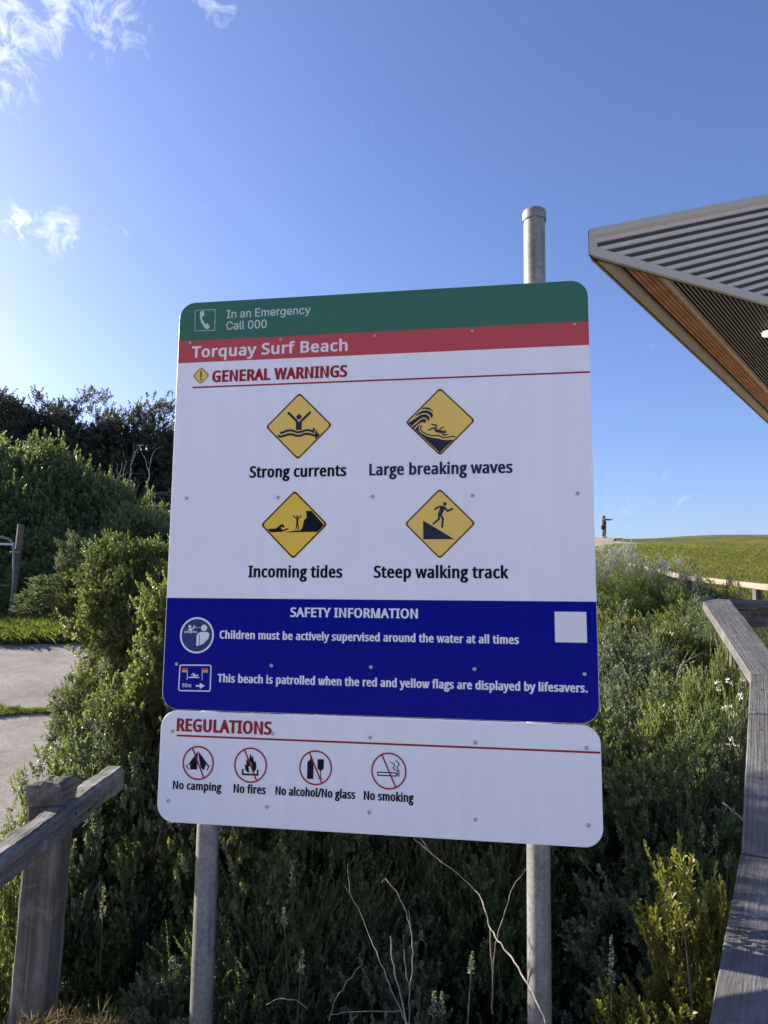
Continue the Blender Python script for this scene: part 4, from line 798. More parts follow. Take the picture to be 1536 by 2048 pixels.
for L in ([(400, 515), (450, 480), (540, 478), (610, 520), (655, 585), (600, 545), (540, 518), (470, 508)],
          [(275, 665), (340, 595), (420, 545), (520, 532), (600, 572), (640, 630), (605, 695), (575, 630), (520, 595), (440, 590), (360, 622)],
          [(165, 780), (280, 700), (400, 622), (500, 610), (560, 655), (572, 705), (540, 742), (510, 690), (460, 668), (390, 700), (300, 770), (225, 842)],
          [(235, 852), (320, 790), (400, 715), (470, 692), (505, 732), (485, 785), (440, 762), (380, 780), (310, 838), (270, 890)],
          [(285, 900), (350, 835), (385, 802), (360, 880), (368, 930), (420, 985), (520, 1035), (640, 1068), (730, 1075), (800, 1098), (900, 1108), (1035, 1098), (765, 1350)]):
    f.poly([c.P(L)])
f.stroke(c.P([(412, 830), (392, 890), (430, 950), (520, 1000), (620, 1020), (700, 1022), (740, 1020), (820, 1058), (900, 1058), (1000, 1035), (1060, 1045)]), 22 * u)
f.disc(c.p(858, 950), 30 * u); f.stroke(c.P([(700, 930), (800, 950)]), 55 * u)
f.stroke(c.P([(612, 805), (700, 825), (690, 900)]), 24 * u); f.stroke(c.P([(548, 915), (650, 870), (695, 930)]), 26 * u)
f.stroke(c.P([(760, 900), (838, 857)]), 22 * u); f.stroke(c.P([(800, 950), (835, 1015), (912, 1000)]), 24 * u)
f.build('pictogram', PMF, wp, 'yellow diamond of a swimmer thrown by a breaking wave')
c = Crop(510, 970, 9.6); u = c.u
f = diamond(c, [(768, 112), (1392, 755), (730, 1420), (112, 765)])
f.poly([c.P([(980, 498), (1085, 495), (1330, 770), (1205, 900), (560, 910), (760, 875), (870, 870), (905, 830), (920, 770), (945, 670), (995, 625)])])
f.poly([c.P([(235, 845), (400, 835), (440, 808), (480, 770), (530, 750), (572, 785), (545, 830), (520, 805), (495, 822), (515, 852), (560, 862), (610, 830), (655, 845), (600, 870), (520, 900), (300, 910)])])
f.disc(c.p(815, 610), 19 * u); f.stroke(c.P([(735, 590), (808, 655)]), 20 * u); f.stroke(c.P([(892, 590), (822, 655)]), 20 * u)
f.stroke(c.P([(815, 655), (815, 740)]), 34 * u); f.stroke(c.P([(808, 740), (788, 855)]), 18 * u); f.stroke(c.P([(822, 740), (838, 855)]), 18 * u)
f.build('pictogram', PM, wp, 'yellow diamond of a person between a wave and a cliff')
c = Crop(800, 968, 9.6); u = c.u
f = diamond(c, [(765, 88), (1450, 755), (765, 1440), (90, 765)])
f.poly([c.P([(445, 700), (1045, 1060), (445, 1062)])])
f.disc(c.p(860, 385), 34 * u); f.poly([c.P([(775, 425), (850, 430), (862, 470), (800, 610), (724, 600), (765, 470)])])
f.stroke(c.P([(815, 432), (735, 442), (668, 490)]), 34 * u); f.stroke(c.P([(852, 450), (915, 520), (1000, 482)]), 38 * u)
f.stroke(c.P([(748, 590), (750, 675), (640, 765)]), 36 * u); f.stroke(c.P([(770, 590), (825, 665), (808, 825)]), 38 * u)
f.build('pictogram', PMF, wp, 'yellow diamond of a figure walking down a steep slope')
c = Crop(376, 600, 4.6545); u = c.u
f = diamond(c, [(125, 627), (200, 702), (120, 783), (42, 707)], ring=5)
f.stroke(c.P([(123, 665), (121, 722)]), 12 * u); f.disc(c.p(121, 742), 8 * u)
f.build('pictogram', PMF, wp, 'small yellow diamond with an exclamation mark')
c = Crop(340, 550, 10.775); u = c.u; f = Flat(YB)
f.stroke(c.P([(545, 765), (978, 748), (966, 1192), (537, 1208)]), 11 * u, closed=True)
f.poly([c.P([(652, 800), (690, 780), (733, 776), (744, 880), (694, 897), (702, 960), (762, 1068), (800, 1035), (860, 1112), (832, 1160), (790, 1170), (740, 1130), (680, 1030), (645, 900)])])
f.build('pictogram', PGREY, wp, 'white telephone handset in a square outline')
c = Crop(350, 1225, 17.07); u = c.u; f = Flat(YB); ce = c.p(750, 775); r_ = 545 * u
f.mi = 1; f.disc(ce, r_, 48); f.mi = 0; f.ring(ce, r_, 58 * u)
f.disc(c.p(997, 527), 105 * u); f.poly([c.P([(728, 1135), (740, 800), (790, 705), (850, 680), (826, 830), (816, 1130)])])
f.poly([c.P([(858, 665), (1118, 665), (1185, 725), (1150, 890), (1105, 930), (980, 1060), (842, 1122), (848, 830)])])
f.disc(c.p(515, 480), 50 * u); f.stroke(c.P([(465, 595), (540, 560), (625, 560), (665, 455)]), 40 * u); f.poly([c.P([(512, 560), (578, 560), (575, 635), (515, 635)])])
for dy in (0, 38): f.stroke(c.P([(330, 655 + dy), (400, 637 + dy), (470, 640 + dy), (540, 662 + dy), (620, 640 + dy), (680, 640 + dy), (750, 656 + dy)]), 18 * u)
f.poly([c.P([(685, 512), (722, 480), (720, 500), (748, 505), (748, 525), (720, 528), (722, 545)])])
for X in (785, 825, 865): f.disc(c.p(X, 512), 13 * u, 10)
f.build('pictogram', [PRINTW, MBLUE], wp, 'white ringed symbol of an adult watching a child in water')
c = Crop(345, 1310, 17.07); u = c.u; f = Flat(YB)
o_ = [(262, 342), (1320, 348), (1288, 1232), (212, 1212)]
q4 = rounddiamond(c, o_, 60 * u); f.mi = 0; f.stroke(q4, 36 * u, closed=True)
f.stroke(c.P([(517, 450), (504, 850)]), 18 * u, caps=False); f.stroke(c.P([(1022, 455), (1014, 855)]), 18 * u, caps=False)
f.mi = 1; f.poly([c.P([(335, 445), (526, 447), (525, 512), (334, 510)])]); f.poly([c.P([(1018, 452), (1218, 455), (1216, 518), (1018, 516)])])
f.mi = 2; f.poly([c.P([(334, 516), (525, 518), (524, 588), (332, 584)])]); f.poly([c.P([(1018, 522), (1216, 524), (1214, 598), (1018, 594)])])
f.mi = 0; f.poly([c.P([(640, 672), (720, 612), (765, 632), (835, 738), (635, 736), (745, 682), (705, 655), (660, 690)])]); f.disc(c.p(862, 690), 30 * u, 14)
f.stroke(c.P([(540, 760), (925, 766)]), 30 * u, caps=False)
f.poly([c.P([(805, 1022), (940, 1022), (940, 945), (1112, 1050), (945, 1158), (940, 1080), (805, 1078)])])
f.build('pictogram', [PRINTW, FRED, ORANGE], wp, 'white framed symbol of two flags, a swimmer and an arrow')
text('90m', (364.3, 1374.0), (382.2, 1374.4), (364.3, 1366.7), PRINTW, wp, YB, 'N', 0.03)
f = Flat(YB); P = [S(*q) for q in ((1108.9, 1222.8), (1172.4, 1224.3), (1174.2, 1286), (1110.4, 1283.9))]
x0 = (P[0][0] + P[3][0]) / 2; x1 = (P[1][0] + P[2][0]) / 2; z1 = (P[0][1] + P[1][1]) / 2; z0 = (P[2][1] + P[3][1]) / 2
f.poly([[(x0, z0), (x1, z0), (x1, z1), (x0, z1)]]); f.build('blank_sticker', PRINTW, wp)

def ban(crop, ce, rx, w, slash, lab):
    c = crop; f = Flat(YR); f.mi = 0
    return f, c, c.p(*ce), rx * c.u
def finish_ban(f, c, ce, r_, w, lab):
    f.mi = 1; f.ring(ce, r_, w * c.u); d = Vector((-0.42, 0.905)).normalized() * r_
    f.stroke([(ce[0] + d.x, ce[1] + d.y), (ce[0] - d.x, ce[1] - d.y)], w * 0.95 * c.u, caps=False)
    f.build('pictogram', [BLACK, DRED], rp, lab)
c = Crop(350, 1480, 7.68)
f, c, ce, r_ = ban(c, (355, 353), 228, 24, None, '')
f.poly([c.P([(353, 172), (345, 300), (335, 457), (230, 450), (232, 362), (205, 392), (196, 382)])])
f.poly([c.P([(357, 172), (520, 398), (505, 408), (472, 372), (447, 460), (398, 430), (372, 300)])])
f.stroke(c.P([(170, 390), (207, 450)]), 15 * c.u); f.stroke(c.P([(525, 397), (492, 465)]), 15 * c.u)
finish_ban(f, c, ce, r_, 22, 'red barred circle over a tent')
c = Crop(350, 1480, 7.68)
f, c, ce, r_ = ban(c, (1160, 387), 234, 24, None, '')
f.poly([c.P([(1112, 497), (1078, 450), (1072, 360), (1096, 395), (1100, 290), (1126, 325), (1142, 282), (1160, 205), (1178, 262), (1196, 248), (1213, 335), (1237, 322), (1252, 400), (1240, 460), (1202, 500), (1190, 440), (1166, 330), (1158, 400), (1128, 405), (1142, 497)])])
f.stroke(c.P([(1040, 445), (1040, 527), (1270, 535), (1270, 455)]), 24 * c.u, caps=False)
finish_ban(f, c, ce, r_, 22, 'red barred circle over a fire')
c = Crop(580, 1480, 5.908)
f, c, ce, r_ = ban(c, (302, 328), 184, 20, None, '')
f.poly([c.P([(240, 190), (258, 190), (260, 235), (279, 258), (275, 462), (200, 460), (205, 258), (236, 235)])])
f.poly([c.P([(325, 228), (401, 228), (398, 338), (366, 365), (363, 450), (400, 460), (310, 458), (354, 450), (356, 365), (325, 338)])])
finish_ban(f, c, ce, r_, 17, 'red barred circle over a bottle and glass')
c = Crop(580, 1480, 5.908)
f, c, ce, r_ = ban(c, (1168, 367), 192, 20, None, '')
f.stroke(c.P([(1037, 380), (1255, 390), (1255, 427), (1037, 416)]), 12 * c.u, closed=True)
f.stroke(c.P([(1271, 385), (1271, 430)]), 9 * c.u, caps=False); f.stroke(c.P([(1289, 387), (1289, 432)]), 9 * c.u, caps=False)
f.stroke(c.P([(1190, 262), (1225, 280), (1238, 302), (1217, 330), (1235, 350), (1265, 362), (1274, 378)]), 10 * c.u)
f.stroke(c.P([(1248, 245), (1283, 268), (1290, 292), (1264, 322), (1278, 350), (1290, 376)]), 10 * c.u)
finish_ban(f, c, ce, r_, 17, 'red barred circle over a smoking cigarette')

# screws
sm = MB(); r_ = 0.0054
rings = [(r_, 0.0), (r_ * 0.9, -0.0016), (r_ * 0.5, -0.0024), (r_ * 0.42, -0.0012)]
vs = []; fs = []
for q, yy in rings: vs += [(q * math.cos(2 * math.pi * k / 12), yy, q * math.sin(2 * math.pi * k / 12)) for k in range(12)]
for i in range(3):
    for k in range(12): fs.append((i * 12 + k, i * 12 + (k + 1) % 12, (i + 1) * 12 + (k + 1) % 12, (i + 1) * 12 + k))
fs.append(tuple(36 + k for k in range(12)))
sm.add(vs, fs)
first = None
for par, y0, rows in ((wp, -0.0004, [(381, 685), (562, 678.5), (749.5, 670.5), (944.5, 661), (1149, 648), (373, 997), (556, 995.5), (745, 993.5), (945, 991.5), (1155, 987.5), (353.5, 1328), (543, 1331), (742, 1334), (949, 1338), (1169, 1348)]),
                      (rp, 0.0008, [(345, 1462.5), (545, 1467.5), (740, 1475.5), (950.5, 1485), (1173, 1496), (336.5, 1602), (534, 1613.5), (738, 1625), (951, 1639), (1177, 1650.5)])):
    for p in rows:
        if first is None: o = first = sm.build('screw', STEEL, par)
        else: o = first.copy(); COL.objects.link(o); o.parent = par
        q = S(*p); o.location = (q[0], y0, q[1])

# poles and the horizontal channels that carry the panels
def pole(xc, yc, zt, r, tilt, cap):
    mb = MB(); pts = []; n = 28
    for i in range(13):
        z = -0.3 + (zt + 0.3) * i / 12; pts.append((xc + tilt * (z - 1.0), yc, z))
    mb.tube(pts, r, n)
    o = mb.build('pole', GALV, sign, smooth=True)
    bm = bmesh.new(); bm.from_mesh(o.data)
    for e in bm.edges:
        if len(e.link_faces) == 2 and e.calc_face_angle(0) > 0.6: e.smooth = False
    bm.to_mesh(o.data); bm.free()
    if cap:
        mb = MB(); x = xc + tilt * (zt - 1.0)
        prof = [(r + 0.0012, zt - 0.022), (r + 0.0035, zt - 0.022), (r + 0.0035, zt + 0.002), (r + 0.0015, zt + 0.008), (r * 0.7, zt + 0.011), (0.001, zt + 0.012)]
        vs = []; fs = []
        for q, z in prof: vs += [(x + q * math.cos(2 * math.pi * k / n), yc + q * math.sin(2 * math.pi * k / n), z) for k in range(n)]
        for i in range(len(prof) - 1):
            for k in range(n): fs.append((i * n + k, i * n + (k + 1) % n, (i + 1) * n + (k + 1) % n, (i + 1) * n + k))
        mb.add(vs, fs); mb.build('pole_cap', GALV, o)
    return o
xl = S(413, 1652)[0]; xr = S(1078, 1692)[0]
PR = 0.0305
pole(xl * 1.03 , 0.045, ztop - 0.12, PR, 0.0, False)
pr_top = S(1068, 432)[1]
pole(xr * 1.03 - 0.0115, 0.045, pr_top + 0.03, PR, 0.0105, True)
for z in (0.5 * (S(381, 685)[1] + S(1149, 648)[1]), S(745, 993.5)[1], S(742, 1334)[1], S(740, 1475.5)[1], S(738, 1625)[1]):
    mb = MB(); mb.box((0, 0.0095, z), (1.12, 0.010, 0.035)); mb.build('mounting_channel', GALV, sign)
# ------------------------------------------------------------------ timber members
def beam(name, p0, p1, w, h, mat, parent=None, up=(0, 0, 1), cham=0.006, rough=0.0015, seed=0, ends=True, overlap=0.0, segs=None, sag=0.0):
    """a sawn member from p0 to p1 (centre line), width w across, depth h; local Y runs along it so grain follows"""
    p0 = Vector(p0); p1 = Vector(p1); L = (p1 - p0).length; y = (p1 - p0).normalized(); up = Vector(up)
    x = y.cross(up).normalized(); z = x.cross(y).normalized()
    mat4 = Matrix(((x.x, y.x, z.x, p0.x), (x.y, y.y, z.y, p0.y), (x.z, y.z, z.z, p0.z), (0, 0, 0, 1)))
    rg = random.Random(seed); n = segs or max(2, int(L / 0.06)); n = min(n, 60)
    c = min(cham, w * 0.3, h * 0.3)
    prof = [(-w / 2 + c, -h / 2), (w / 2 - c, -h / 2), (w / 2, -h / 2 + c), (w / 2, h / 2 - c), (w / 2 - c, h / 2), (-w / 2 + c, h / 2), (-w / 2, h / 2 - c), (-w / 2, -h / 2 + c)]
    vs = []; fs = []
    drift = [0.0] * 8
    for i in range(n + 1):
        t = i / n
        for k, (a, b) in enumerate(prof):
            drift[k] = drift[k] * 0.7 + rg.uniform(-1, 1) * rough
            m = math.hypot(a, b)
            vs.append((a + a / m * drift[k], -overlap + (L + 2 * overlap) * t, b + b / m * drift[k] - sag * 4 * t * (1 - t)))
    for i in range(n):
        for k in range(8):
            k2 = (k + 1) % 8; fs.append((i * 8 + k, i * 8 + k2, (i + 1) * 8 + k2, (i + 1) * 8 + k))
    fs.append(tuple(reversed(range(8)))); fs.append(tuple(n * 8 + k for k in range(8)))
    mb = MB(); mb.add(vs, fs)
    o = mb.build(name, mat, None)
    if parent is not None:
        o.parent = parent; o.matrix_basis = parent.matrix_basis.inverted() @ mat4
    else: o.matrix_basis = mat4
    return o
UPY = (0, 1, 0)
# ------------------------------------------------------------------ near timber fence (left)
_xl = at(52, 1612, 2.0).x; _xr = at(121, 1612, 2.0).x
pw_ = _xr - _xl
px_, py_ = (_xl + _xr) / 2, 2.0 + 0.049
fence = empty('timber_fence', (px_, py_, gz(px_, py_)))
tag(fence, 'weathered grey timber post with a lichen-spotted rail in its notch, beside the path', 'fence')
rz_ = at(143.7, 1584.8, 2.14).z
def hitz(px, py, z):
    d = ray(px, py); return EYE + d * ((z - EYE.z) / d.z)
ra = hitz(-80, 1746, rz_); rb = hitz(226, 1533, rz_)
rd = (rb - ra).normalized(); rn_ = Vector((rd.y, -rd.x, 0))
RW, RH = 0.070, 0.080
post = beam('post', (px_ - 0.030, py_ - 0.01, gz(px_, py_) - 0.3), (px_, py_, rz_ - 0.004), pw_, 0.098, WOOD_POST, fence, up=(0, 1, 0), cham=0.007, rough=0.002, seed=4)
mb = MB(); prof = [(0.0455, -0.002), (0.0475, 0.02), (0.047, 0.043), (0.043, 0.052), (0.033, 0.059), (0.014, 0.062)]
vs = []; fs = []; nn = 24
for j, (q, z) in enumerate(prof):
    for k in range(nn):
        a_ = 2 * math.pi * k / nn + math.pi / 4; s = q / max(abs(math.cos(a_)), abs(math.sin(a_))) ** 0.93
        vs.append((px_ + s * math.cos(a_) * pw_ / 0.09 + 0.0012 * math.sin(7 * a_ + j), py_ + s * math.sin(a_) * 1.08, rz_ + z + (0.0025 * math.sin(3 * a_ + 1) if j > 1 else 0)))
for i in range(len(prof) - 1):
    for k in range(nn): fs.append((i * nn + k, i * nn + (k + 1) % nn, (i + 1) * nn + (k + 1) % nn, (i + 1) * nn + k))
fs.append(tuple(reversed(range(nn)))); fs.append(tuple((len(prof) - 1) * nn + k for k in range(nn)))
mb.add(vs, fs)
hd = mb.build('post_head', WOOD_POST, post); hd.matrix_basis = (fence.matrix_basis @ post.matrix_basis).inverted()
ra = ra - rn_ * 0.030; rb = rb - rn_ * 0.030
r = beam('rail', ra + rn_ * RW / 2 - Vector((0, 0, RH / 2)), rb + rn_ * RW / 2 - Vector((0, 0, RH / 2)), RW, RH, WOOD_RAIL, fence, cham=0.014, rough=0.0026, seed=9, segs=46)
for t_ in (0.55, 0.66):
    q = (ra.lerp(rb, t_) + rn_ * (RW - 0.002) - Vector((0, 0, 0.03 + 0.02 * (t_ > 0.6))))
    mb = MB(); mb.tube([q, q + rn_ * 0.003], 0.005, 8); s_ = mb.build('bolt', DARKM, r); s_.matrix_basis = (fence.matrix_basis @ r.matrix_basis).inverted()

# ------------------------------------------------------------------ stair handrail (right): broad cap boards on posts, dropping towards the beach steps
hr = empty('handrail', (1.3, 2.5, gz(1.3, 2.5)))
tag(hr, 'broad grey timber handrail descending towards the viewer with a cracked joint', 'handrail')
K = at(1406, 1203, 3.75); J = at(1500, 1348, 2.93); I = at(1483, 1705, 2.065); Hh = at(1413, 2085, 1.57); Gg = Hh + (Hh - I) * 1.2
W_ = 0.14; TH = 0.045
left = [K, J, I, Hh, Gg]
def right_of(a, b):
    d = (b - a); d.z = 0; d.normalize(); return Vector((-d.y, d.x, 0))        # travelling towards the viewer: right side of the picture
nrm = [right_of(left[i], left[i + 1]) for i in range(4)]
def board_poly(name, quad, th, mat, parent, seed):
    """a cap board with mitred ends: quad = top corners (far-left, far-right, near-right, near-left)"""
    a, b, c, d = [Vector(q) for q in quad]
    y = ((a + b) / 2 - (c + d) / 2).normalized(); x = (b - a); x = (x - y * x.dot(y)).normalized(); z = x.cross(y)
    o_ = (c + d) / 2
    M = Matrix(((x.x, y.x, z.x, o_.x), (x.y, y.y, z.y, o_.y), (x.z, y.z, z.z, o_.z), (0, 0, 0, 1))); Mi = M.inverted()
    la, lb, lc, ld = [Mi @ q for q in (a, b, c, d)]
    rg = random.Random(seed); n = 26; vs = []; fs = []; e = 0.004; drift = [0] * 8
    for i in range(n + 1):
        t = i / n
        l = ld.lerp(la, t); r2 = lc.lerp(lb, t)
        dx = (r2 - l).normalized()
        pr = [l + dx * e, r2 - dx * e, r2 + Vector((0, 0, -e)), r2 + Vector((0, 0, -th + e)), r2 - dx * e + Vector((0, 0, -th)), l + dx * e + Vector((0, 0, -th)), l + Vector((0, 0, -th + e)), l + Vector((0, 0, -e))]
        for k, p in enumerate(pr):
            drift[k] = drift[k] * 0.6 + rg.uniform(-1, 1) * 0.0009
            vs.append(p + Vector((drift[k] * (1 if k in (1, 2, 3, 4) else -1), 0, drift[k] * 0.5)))
    for i in range(n):
        for k in range(8):
            k2 = (k + 1) % 8; fs.append((i * 8 + k, (i + 1) * 8 + k, (i + 1) * 8 + k2, i * 8 + k2))
    fs.append(tuple(range(8))); fs.append(tuple(reversed([n * 8 + k for k in range(8)])))
    mb = MB(); mb.add(vs, fs); ob = mb.build(name, mat, parent); ob.matrix_basis = parent.matrix_basis.inverted() @ M
    return ob
def miter(i):                                   # right-hand point opposite left[i]
    if i == 0: m = nrm[0]; return None
    n1, n2 = nrm[i - 1], nrm[i] if i < 4 else nrm[3]
    m = (n1 + n2).normalized(); return left[i] + m * (W_ / m.dot(n1))
R1, R2, R3 = miter(1), miter(2), miter(3); R4 = Gg + nrm[3] * W_
# the rail turns a corner at K and runs off to the right
dd = Vector((1.0, 0.06, 0.0)).normalized(); nd = Vector((-dd.y, dd.x, 0))      # away side
Kout = at(1446.5, 1178.6, 3.97)
Kout = Vector((K.x + 0.11, K.y + 0.20, K.z + 0.035))
Kin = K + nrm[0] * W_ + (K - J).normalized() * 0.035
E1 = Kin + dd * 1.9; E0 = E1 + nd * 0.15; KB = Kin + nd * 0.155
c0 = board_poly('cap_board', (K, Kin, R1, J), TH, WOOD_CAP, hr, 1)
gap = (J - I).normalized() * 0.003
board_poly('cap_board', (J - gap, R1 - gap, R2, I), TH, WOOD_CAP, hr, 2)
gap = (I - Hh).normalized() * 0.004
lb = board_poly('cap_board', (I - gap + Vector((-0.004, 0, -0.003)), R2 - gap + Vector((0, 0, -0.003)), R4, Gg + Vector((-0.004, 0, 0))), TH, WOOD_CAP, hr, 3)
# corner board (a wedge) then the far run
mb = MB(); g2 = Vector((0, 0, 0.001))
mb.prism([K + g2, Kin + g2, KB + g2, Kout + Vector((0.02, 0, 0))], (0, 0, -TH)); co = mb.build('cap_board', WOOD_CAP, hr); co.matrix_basis = hr.matrix_basis.inverted() @ co.matrix_basis
far = beam('cap_board', (Kin + KB) / 2 + Vector((0.004, 0, -TH / 2)), (E0 + E1) / 2 + Vector((0, 0, -TH / 2)), 0.15, TH, WOOD_CAP, hr, cham=0.004, seed=5)
under = beam('bearer', (Kin + KB) / 2 + Vector((0.05, 0, -TH - 0.05)), (E0 + E1) / 2 + Vector((0, 0, -TH - 0.05)), 0.045, 0.095, WOOD_POST, hr, cham=0.003, seed=6)
def hpost(x, y, zt, w=0.09, seed=1, par=hr, mat=None):
    return beam('post', (x, y, gz(x, y) - 0.4), (x, y, zt), w, w, mat or WOOD_POST, par, up=(0, 1, 0), cham=0.005, seed=seed)
pk = Kin + nd * 0.075 + dd * 0.055; hpost(pk.x, pk.y, K.z - TH - 0.001, 0.09, 11)
p2 = Kin + nd * 0.09 + dd * 0.34; hpost(p2.x, p2.y, K.z - TH - 0.10, 0.085, 12, mat=WOOD_TAN)
p3 = Kin + nd * 0.09 + dd * 1.5; hpost(p3.x, p3.y, K.z - TH - 0.10, 0.085, 13)
for (A, B_, t, sd) in ((J, R1, 0, 14), (I, R2, 0, 15), (Gg, R4, 0, 16)):
    m = (A + B_) / 2; hpost(m.x + 0.015, m.y, m.z - TH - 0.012, 0.09, sd)
# nail heads
nm = MB(); nm.tube([(0, 0, -0.0005), (0, 0, 0.0012)], 0.0042, 8); nail = None
for fr in (0.12, 0.40, 0.68):
    for side in (0.30,):
        a = I.lerp(J, 1 - fr * 0.98); b = R2.lerp(R1, 1 - fr * 0.98); q = a.lerp(b, side)
        if nail is None: o = nail = nm.build('nail', DARKM, hr)
        else: o = nail.copy(); COL.objects.link(o)
        o.matrix_basis = hr.matrix_basis.inverted() @ Matrix.Translation(q)

# ------------------------------------------------------------------ far bollard rail on the slope
fr_ = empty('low_rail_fence', (3.8, 9, gz(3.8, 9)))
tag(fr_, 'low tan timber rail fence running up the grass slope behind the handrail', 'fence')
Q = [at(1720, 1196, 7.0), at(1376, 1156, 10.5), at(1303, 1139, 14.0), at(1262, 1128, 20.0)]
for i in range(3):
    a, b = Q[i], Q[i + 1]
    d = (b - a).normalized() * 0.004
    beam('rail', a + d, b - d, 0.09, 0.075, WOOD_TAN, fr_, cham=0.008, seed=20 + i, segs=20)
for i, q in enumerate([Q[0], Q[1], Q[2], Q[3], Q[0].lerp(Q[1], 0.5)]):
    beam('post', (q.x, q.y, gz(q.x, q.y) - 0.3), (q.x, q.y, q.z - 0.04), 0.08, 0.08, WOOD_POST, fr_, up=(0, 1, 0), cham=0.006, seed=30 + i, segs=8)

# ------------------------------------------------------------------ pipe gate (left)
gp = at(24, 1240, 11.0); gt = at(42, 1049, 11.0)
gate = empty('pipe_gate', (gp.x, gp.y, gz(gp.x, gp.y)))
tag(gate, 'pipe gate hung on a leaning grey post at the edge of the path', 'gate')
beam('post', (gp.x - 0.03, gp.y, gz(gp.x, gp.y) - 0.3), (gt.x, gt.y, gt.z), 0.088, 0.088, WOOD_POST, gate, up=(0, 1, 0), cham=0.028, seed=41)
def gpart(name, mb, m): 
    o = mb.build(name, m, gate, smooth=True); o.matrix_basis = gate.matrix_basis.inverted(); return o
g0 = at(27, 1089, 10.93)
mb = MB(); mb.tube([at(-60, 1086, 10.93), g0], 0.017, 10); gpart('rail', mb, PRINTW)
mb = MB(); mb.tube([at(-60, 1076, 10.95), at(2, 1074, 10.95), at(18, 1078, 10.95), at(26, 1086, 10.95), at(28, 1100, 10.95), at(26, 1170, 10.95), at(22, 1238, 10.95)], 0.019, 10); gpart('frame', mb, GALV)
mb = MB(); mb.tube([at(-60, 1171, 10.95), at(26, 1171, 10.95)], 0.009, 8); gpart('rail', mb, GALV)
mb = MB(); mb.tube([at(-60, 1236, 10.95), at(22, 1238, 10.95)], 0.017, 10); gpart('rail', mb, GALV)
cc = at(34, 1105, 11.0); mb = MB(); mb.box((cc.x - 0.01, cc.y - 0.01, cc.z), (0.13, 0.11, 0.035)); gpart('hinge_collar', mb, GALV)

# ------------------------------------------------------------------ pavilion roof (upper right)
ROOFM = paint('roof_grey', (0.56, 0.50, 0.40), 0.6, 0.10)
RIBM = paint('roof_cladding', (0.66, 0.60, 0.49), 0.6, 0.15)
SOFF = paint('soffit_black', (0.012, 0.011, 0.010), 0.7)
LINE = paint('soffit_line', (0.5, 0.47, 0.42), 0.5)
CREAM = paint('soffit_edge', (0.65, 0.54, 0.38), 0.5)
A = at(1176, 510, 9.0)
def hit(px, py, z):
    d = ray(px, py); return EYE + d * ((z - EYE.z) / d.z)
B = hit(1536, 611, A.z); C_ = hit(1536, 846, A.z)
d1 = (B - A).normalized(); d2 = (C_ - A).normalized()
print('ROOF', A, B, C_)
bld = empty('beach_pavilion', (A.x + 8, A.y + 5, 0)); bld.location.z = gz(bld.location.x, bld.location.y)
tag(bld, 'grey pavilion roof prow with corrugated cladding and a timber-lined soffit against the sky', 'building')
BI = bld.matrix_basis.inverted()
def bpart(name, mb, m, label=None, par=None, smooth=False):
    o = mb.build(name, m, par or bld, smooth=smooth); o.matrix_basis = BI if par is None else par.matrix_basis.inverted() @ BI
    if label: o['label'] = label
    return o
up_ = Vector((0, 0, 1)); n1 = d1.cross(up_).normalized()               # towards the viewer from the front face
if n1.y > 0: n1 = -n1
L1 = 17.0; L2 = 20.0
zt = at(1176, 460, 9.0).z - A.z
def onface(px, py):
    d = ray(px, py); t = (A - EYE).dot(n1) / d.dot(n1); return EYE + d * t
T1 = onface(1536, 389); T0 = A + up_ * zt
rise = (T1.z - T0.z) / ((T1 - T0).dot(d1)); dt = (d1 + up_ * rise).normalized()
bw = (A - onface(1176, 487)).length
# front fascia, end fascia, top flashing: folded sheet members with depth
def strip(p, q, w_dir, w, depth, m, name):
    mb = MB(); mb.prism([p, q, q + w_dir * w, p + w_dir * w], d2 * depth * 1.1); return bpart(name, mb, m)
fz = 0.125
strip(A + n1 * 0.03, A + d1 * L1 + n1 * 0.03, up_, fz, 0.12, ROOFM, 'fascia')
strip(A + n1 * 0.0285 + up_ * (fz + 0.001), A + n1 * 0.0285 + d1 * 0.085 + up_ * (fz + 0.001), up_, zt - fz - 0.10, 0.10, ROOFM, 'end_flashing')
strip(T0 + n1 * 0.032 - up_ * 0.10, T0 + n1 * 0.032 + dt * L1 - up_ * 0.10, up_, 0.10, 0.14, ROOFM, 'top_flashing')
strip(A + d1 * 0.06 + n1 * 0.045 - up_ * 0.012, A + d1 * L1 + n1 * 0.045 - up_ * 0.012, up_, 0.011, 0.10, ROOFM, 'drip_edge')
# corrugated cladding: each rib its own sheet fold, parallel to the top edge, dying into the fascia
pitch = 0.128; k = 0
base = T0 - up_ * 0.115
ribv = None
zc_ = 0.0
for k in range(34):
    zoff = -k * pitch / max(0.5, 1.0) - 0.02
    # line: base + dt*s + up*zoff ; start where it rises above the fascia
    s0 = max(0.085, (fz + 0.004 - (base.z + zoff - A.z)) / (dt.z) if (base.z + zoff - A.z) < fz + 0.004 else 0.085)
    if s0 > L1 - 1: break
    p = base + dt * s0 + up_ * zoff; q = base + dt * L1 + up_ * zoff
    prof = [(0.0, 0.0), (0.006, 0.022), (0.036, 0.026), (0.062, 0.022), (0.071, 0.0)]
    mb = MB(); vs = []; fs = []
    for e in (p, q):
        for (zz, dep) in prof: vs.append(e + up_ * (-zz) + n1 * (dep - 0.033))
    m_ = len(prof)
    for j in range(m_ - 1): fs.append((j, j + 1, m_ + j + 1, m_ + j))
    mb.add(vs, fs); bpart('cladding_rib', mb, RIBM)
# dark backing behind the ribs
mb = MB(); mb.prism([A + d1 * 0.08 - n1 * 0.034, A + d1 * L1 - n1 * 0.034, T0 + dt * L1 - n1 * 0.034, T0 + d1 * 0.08 - n1 * 0.034], -n1 * 0.02); bpart('backing_sheet', mb, paint('backing', (0.06, 0.055, 0.045), 0.7))
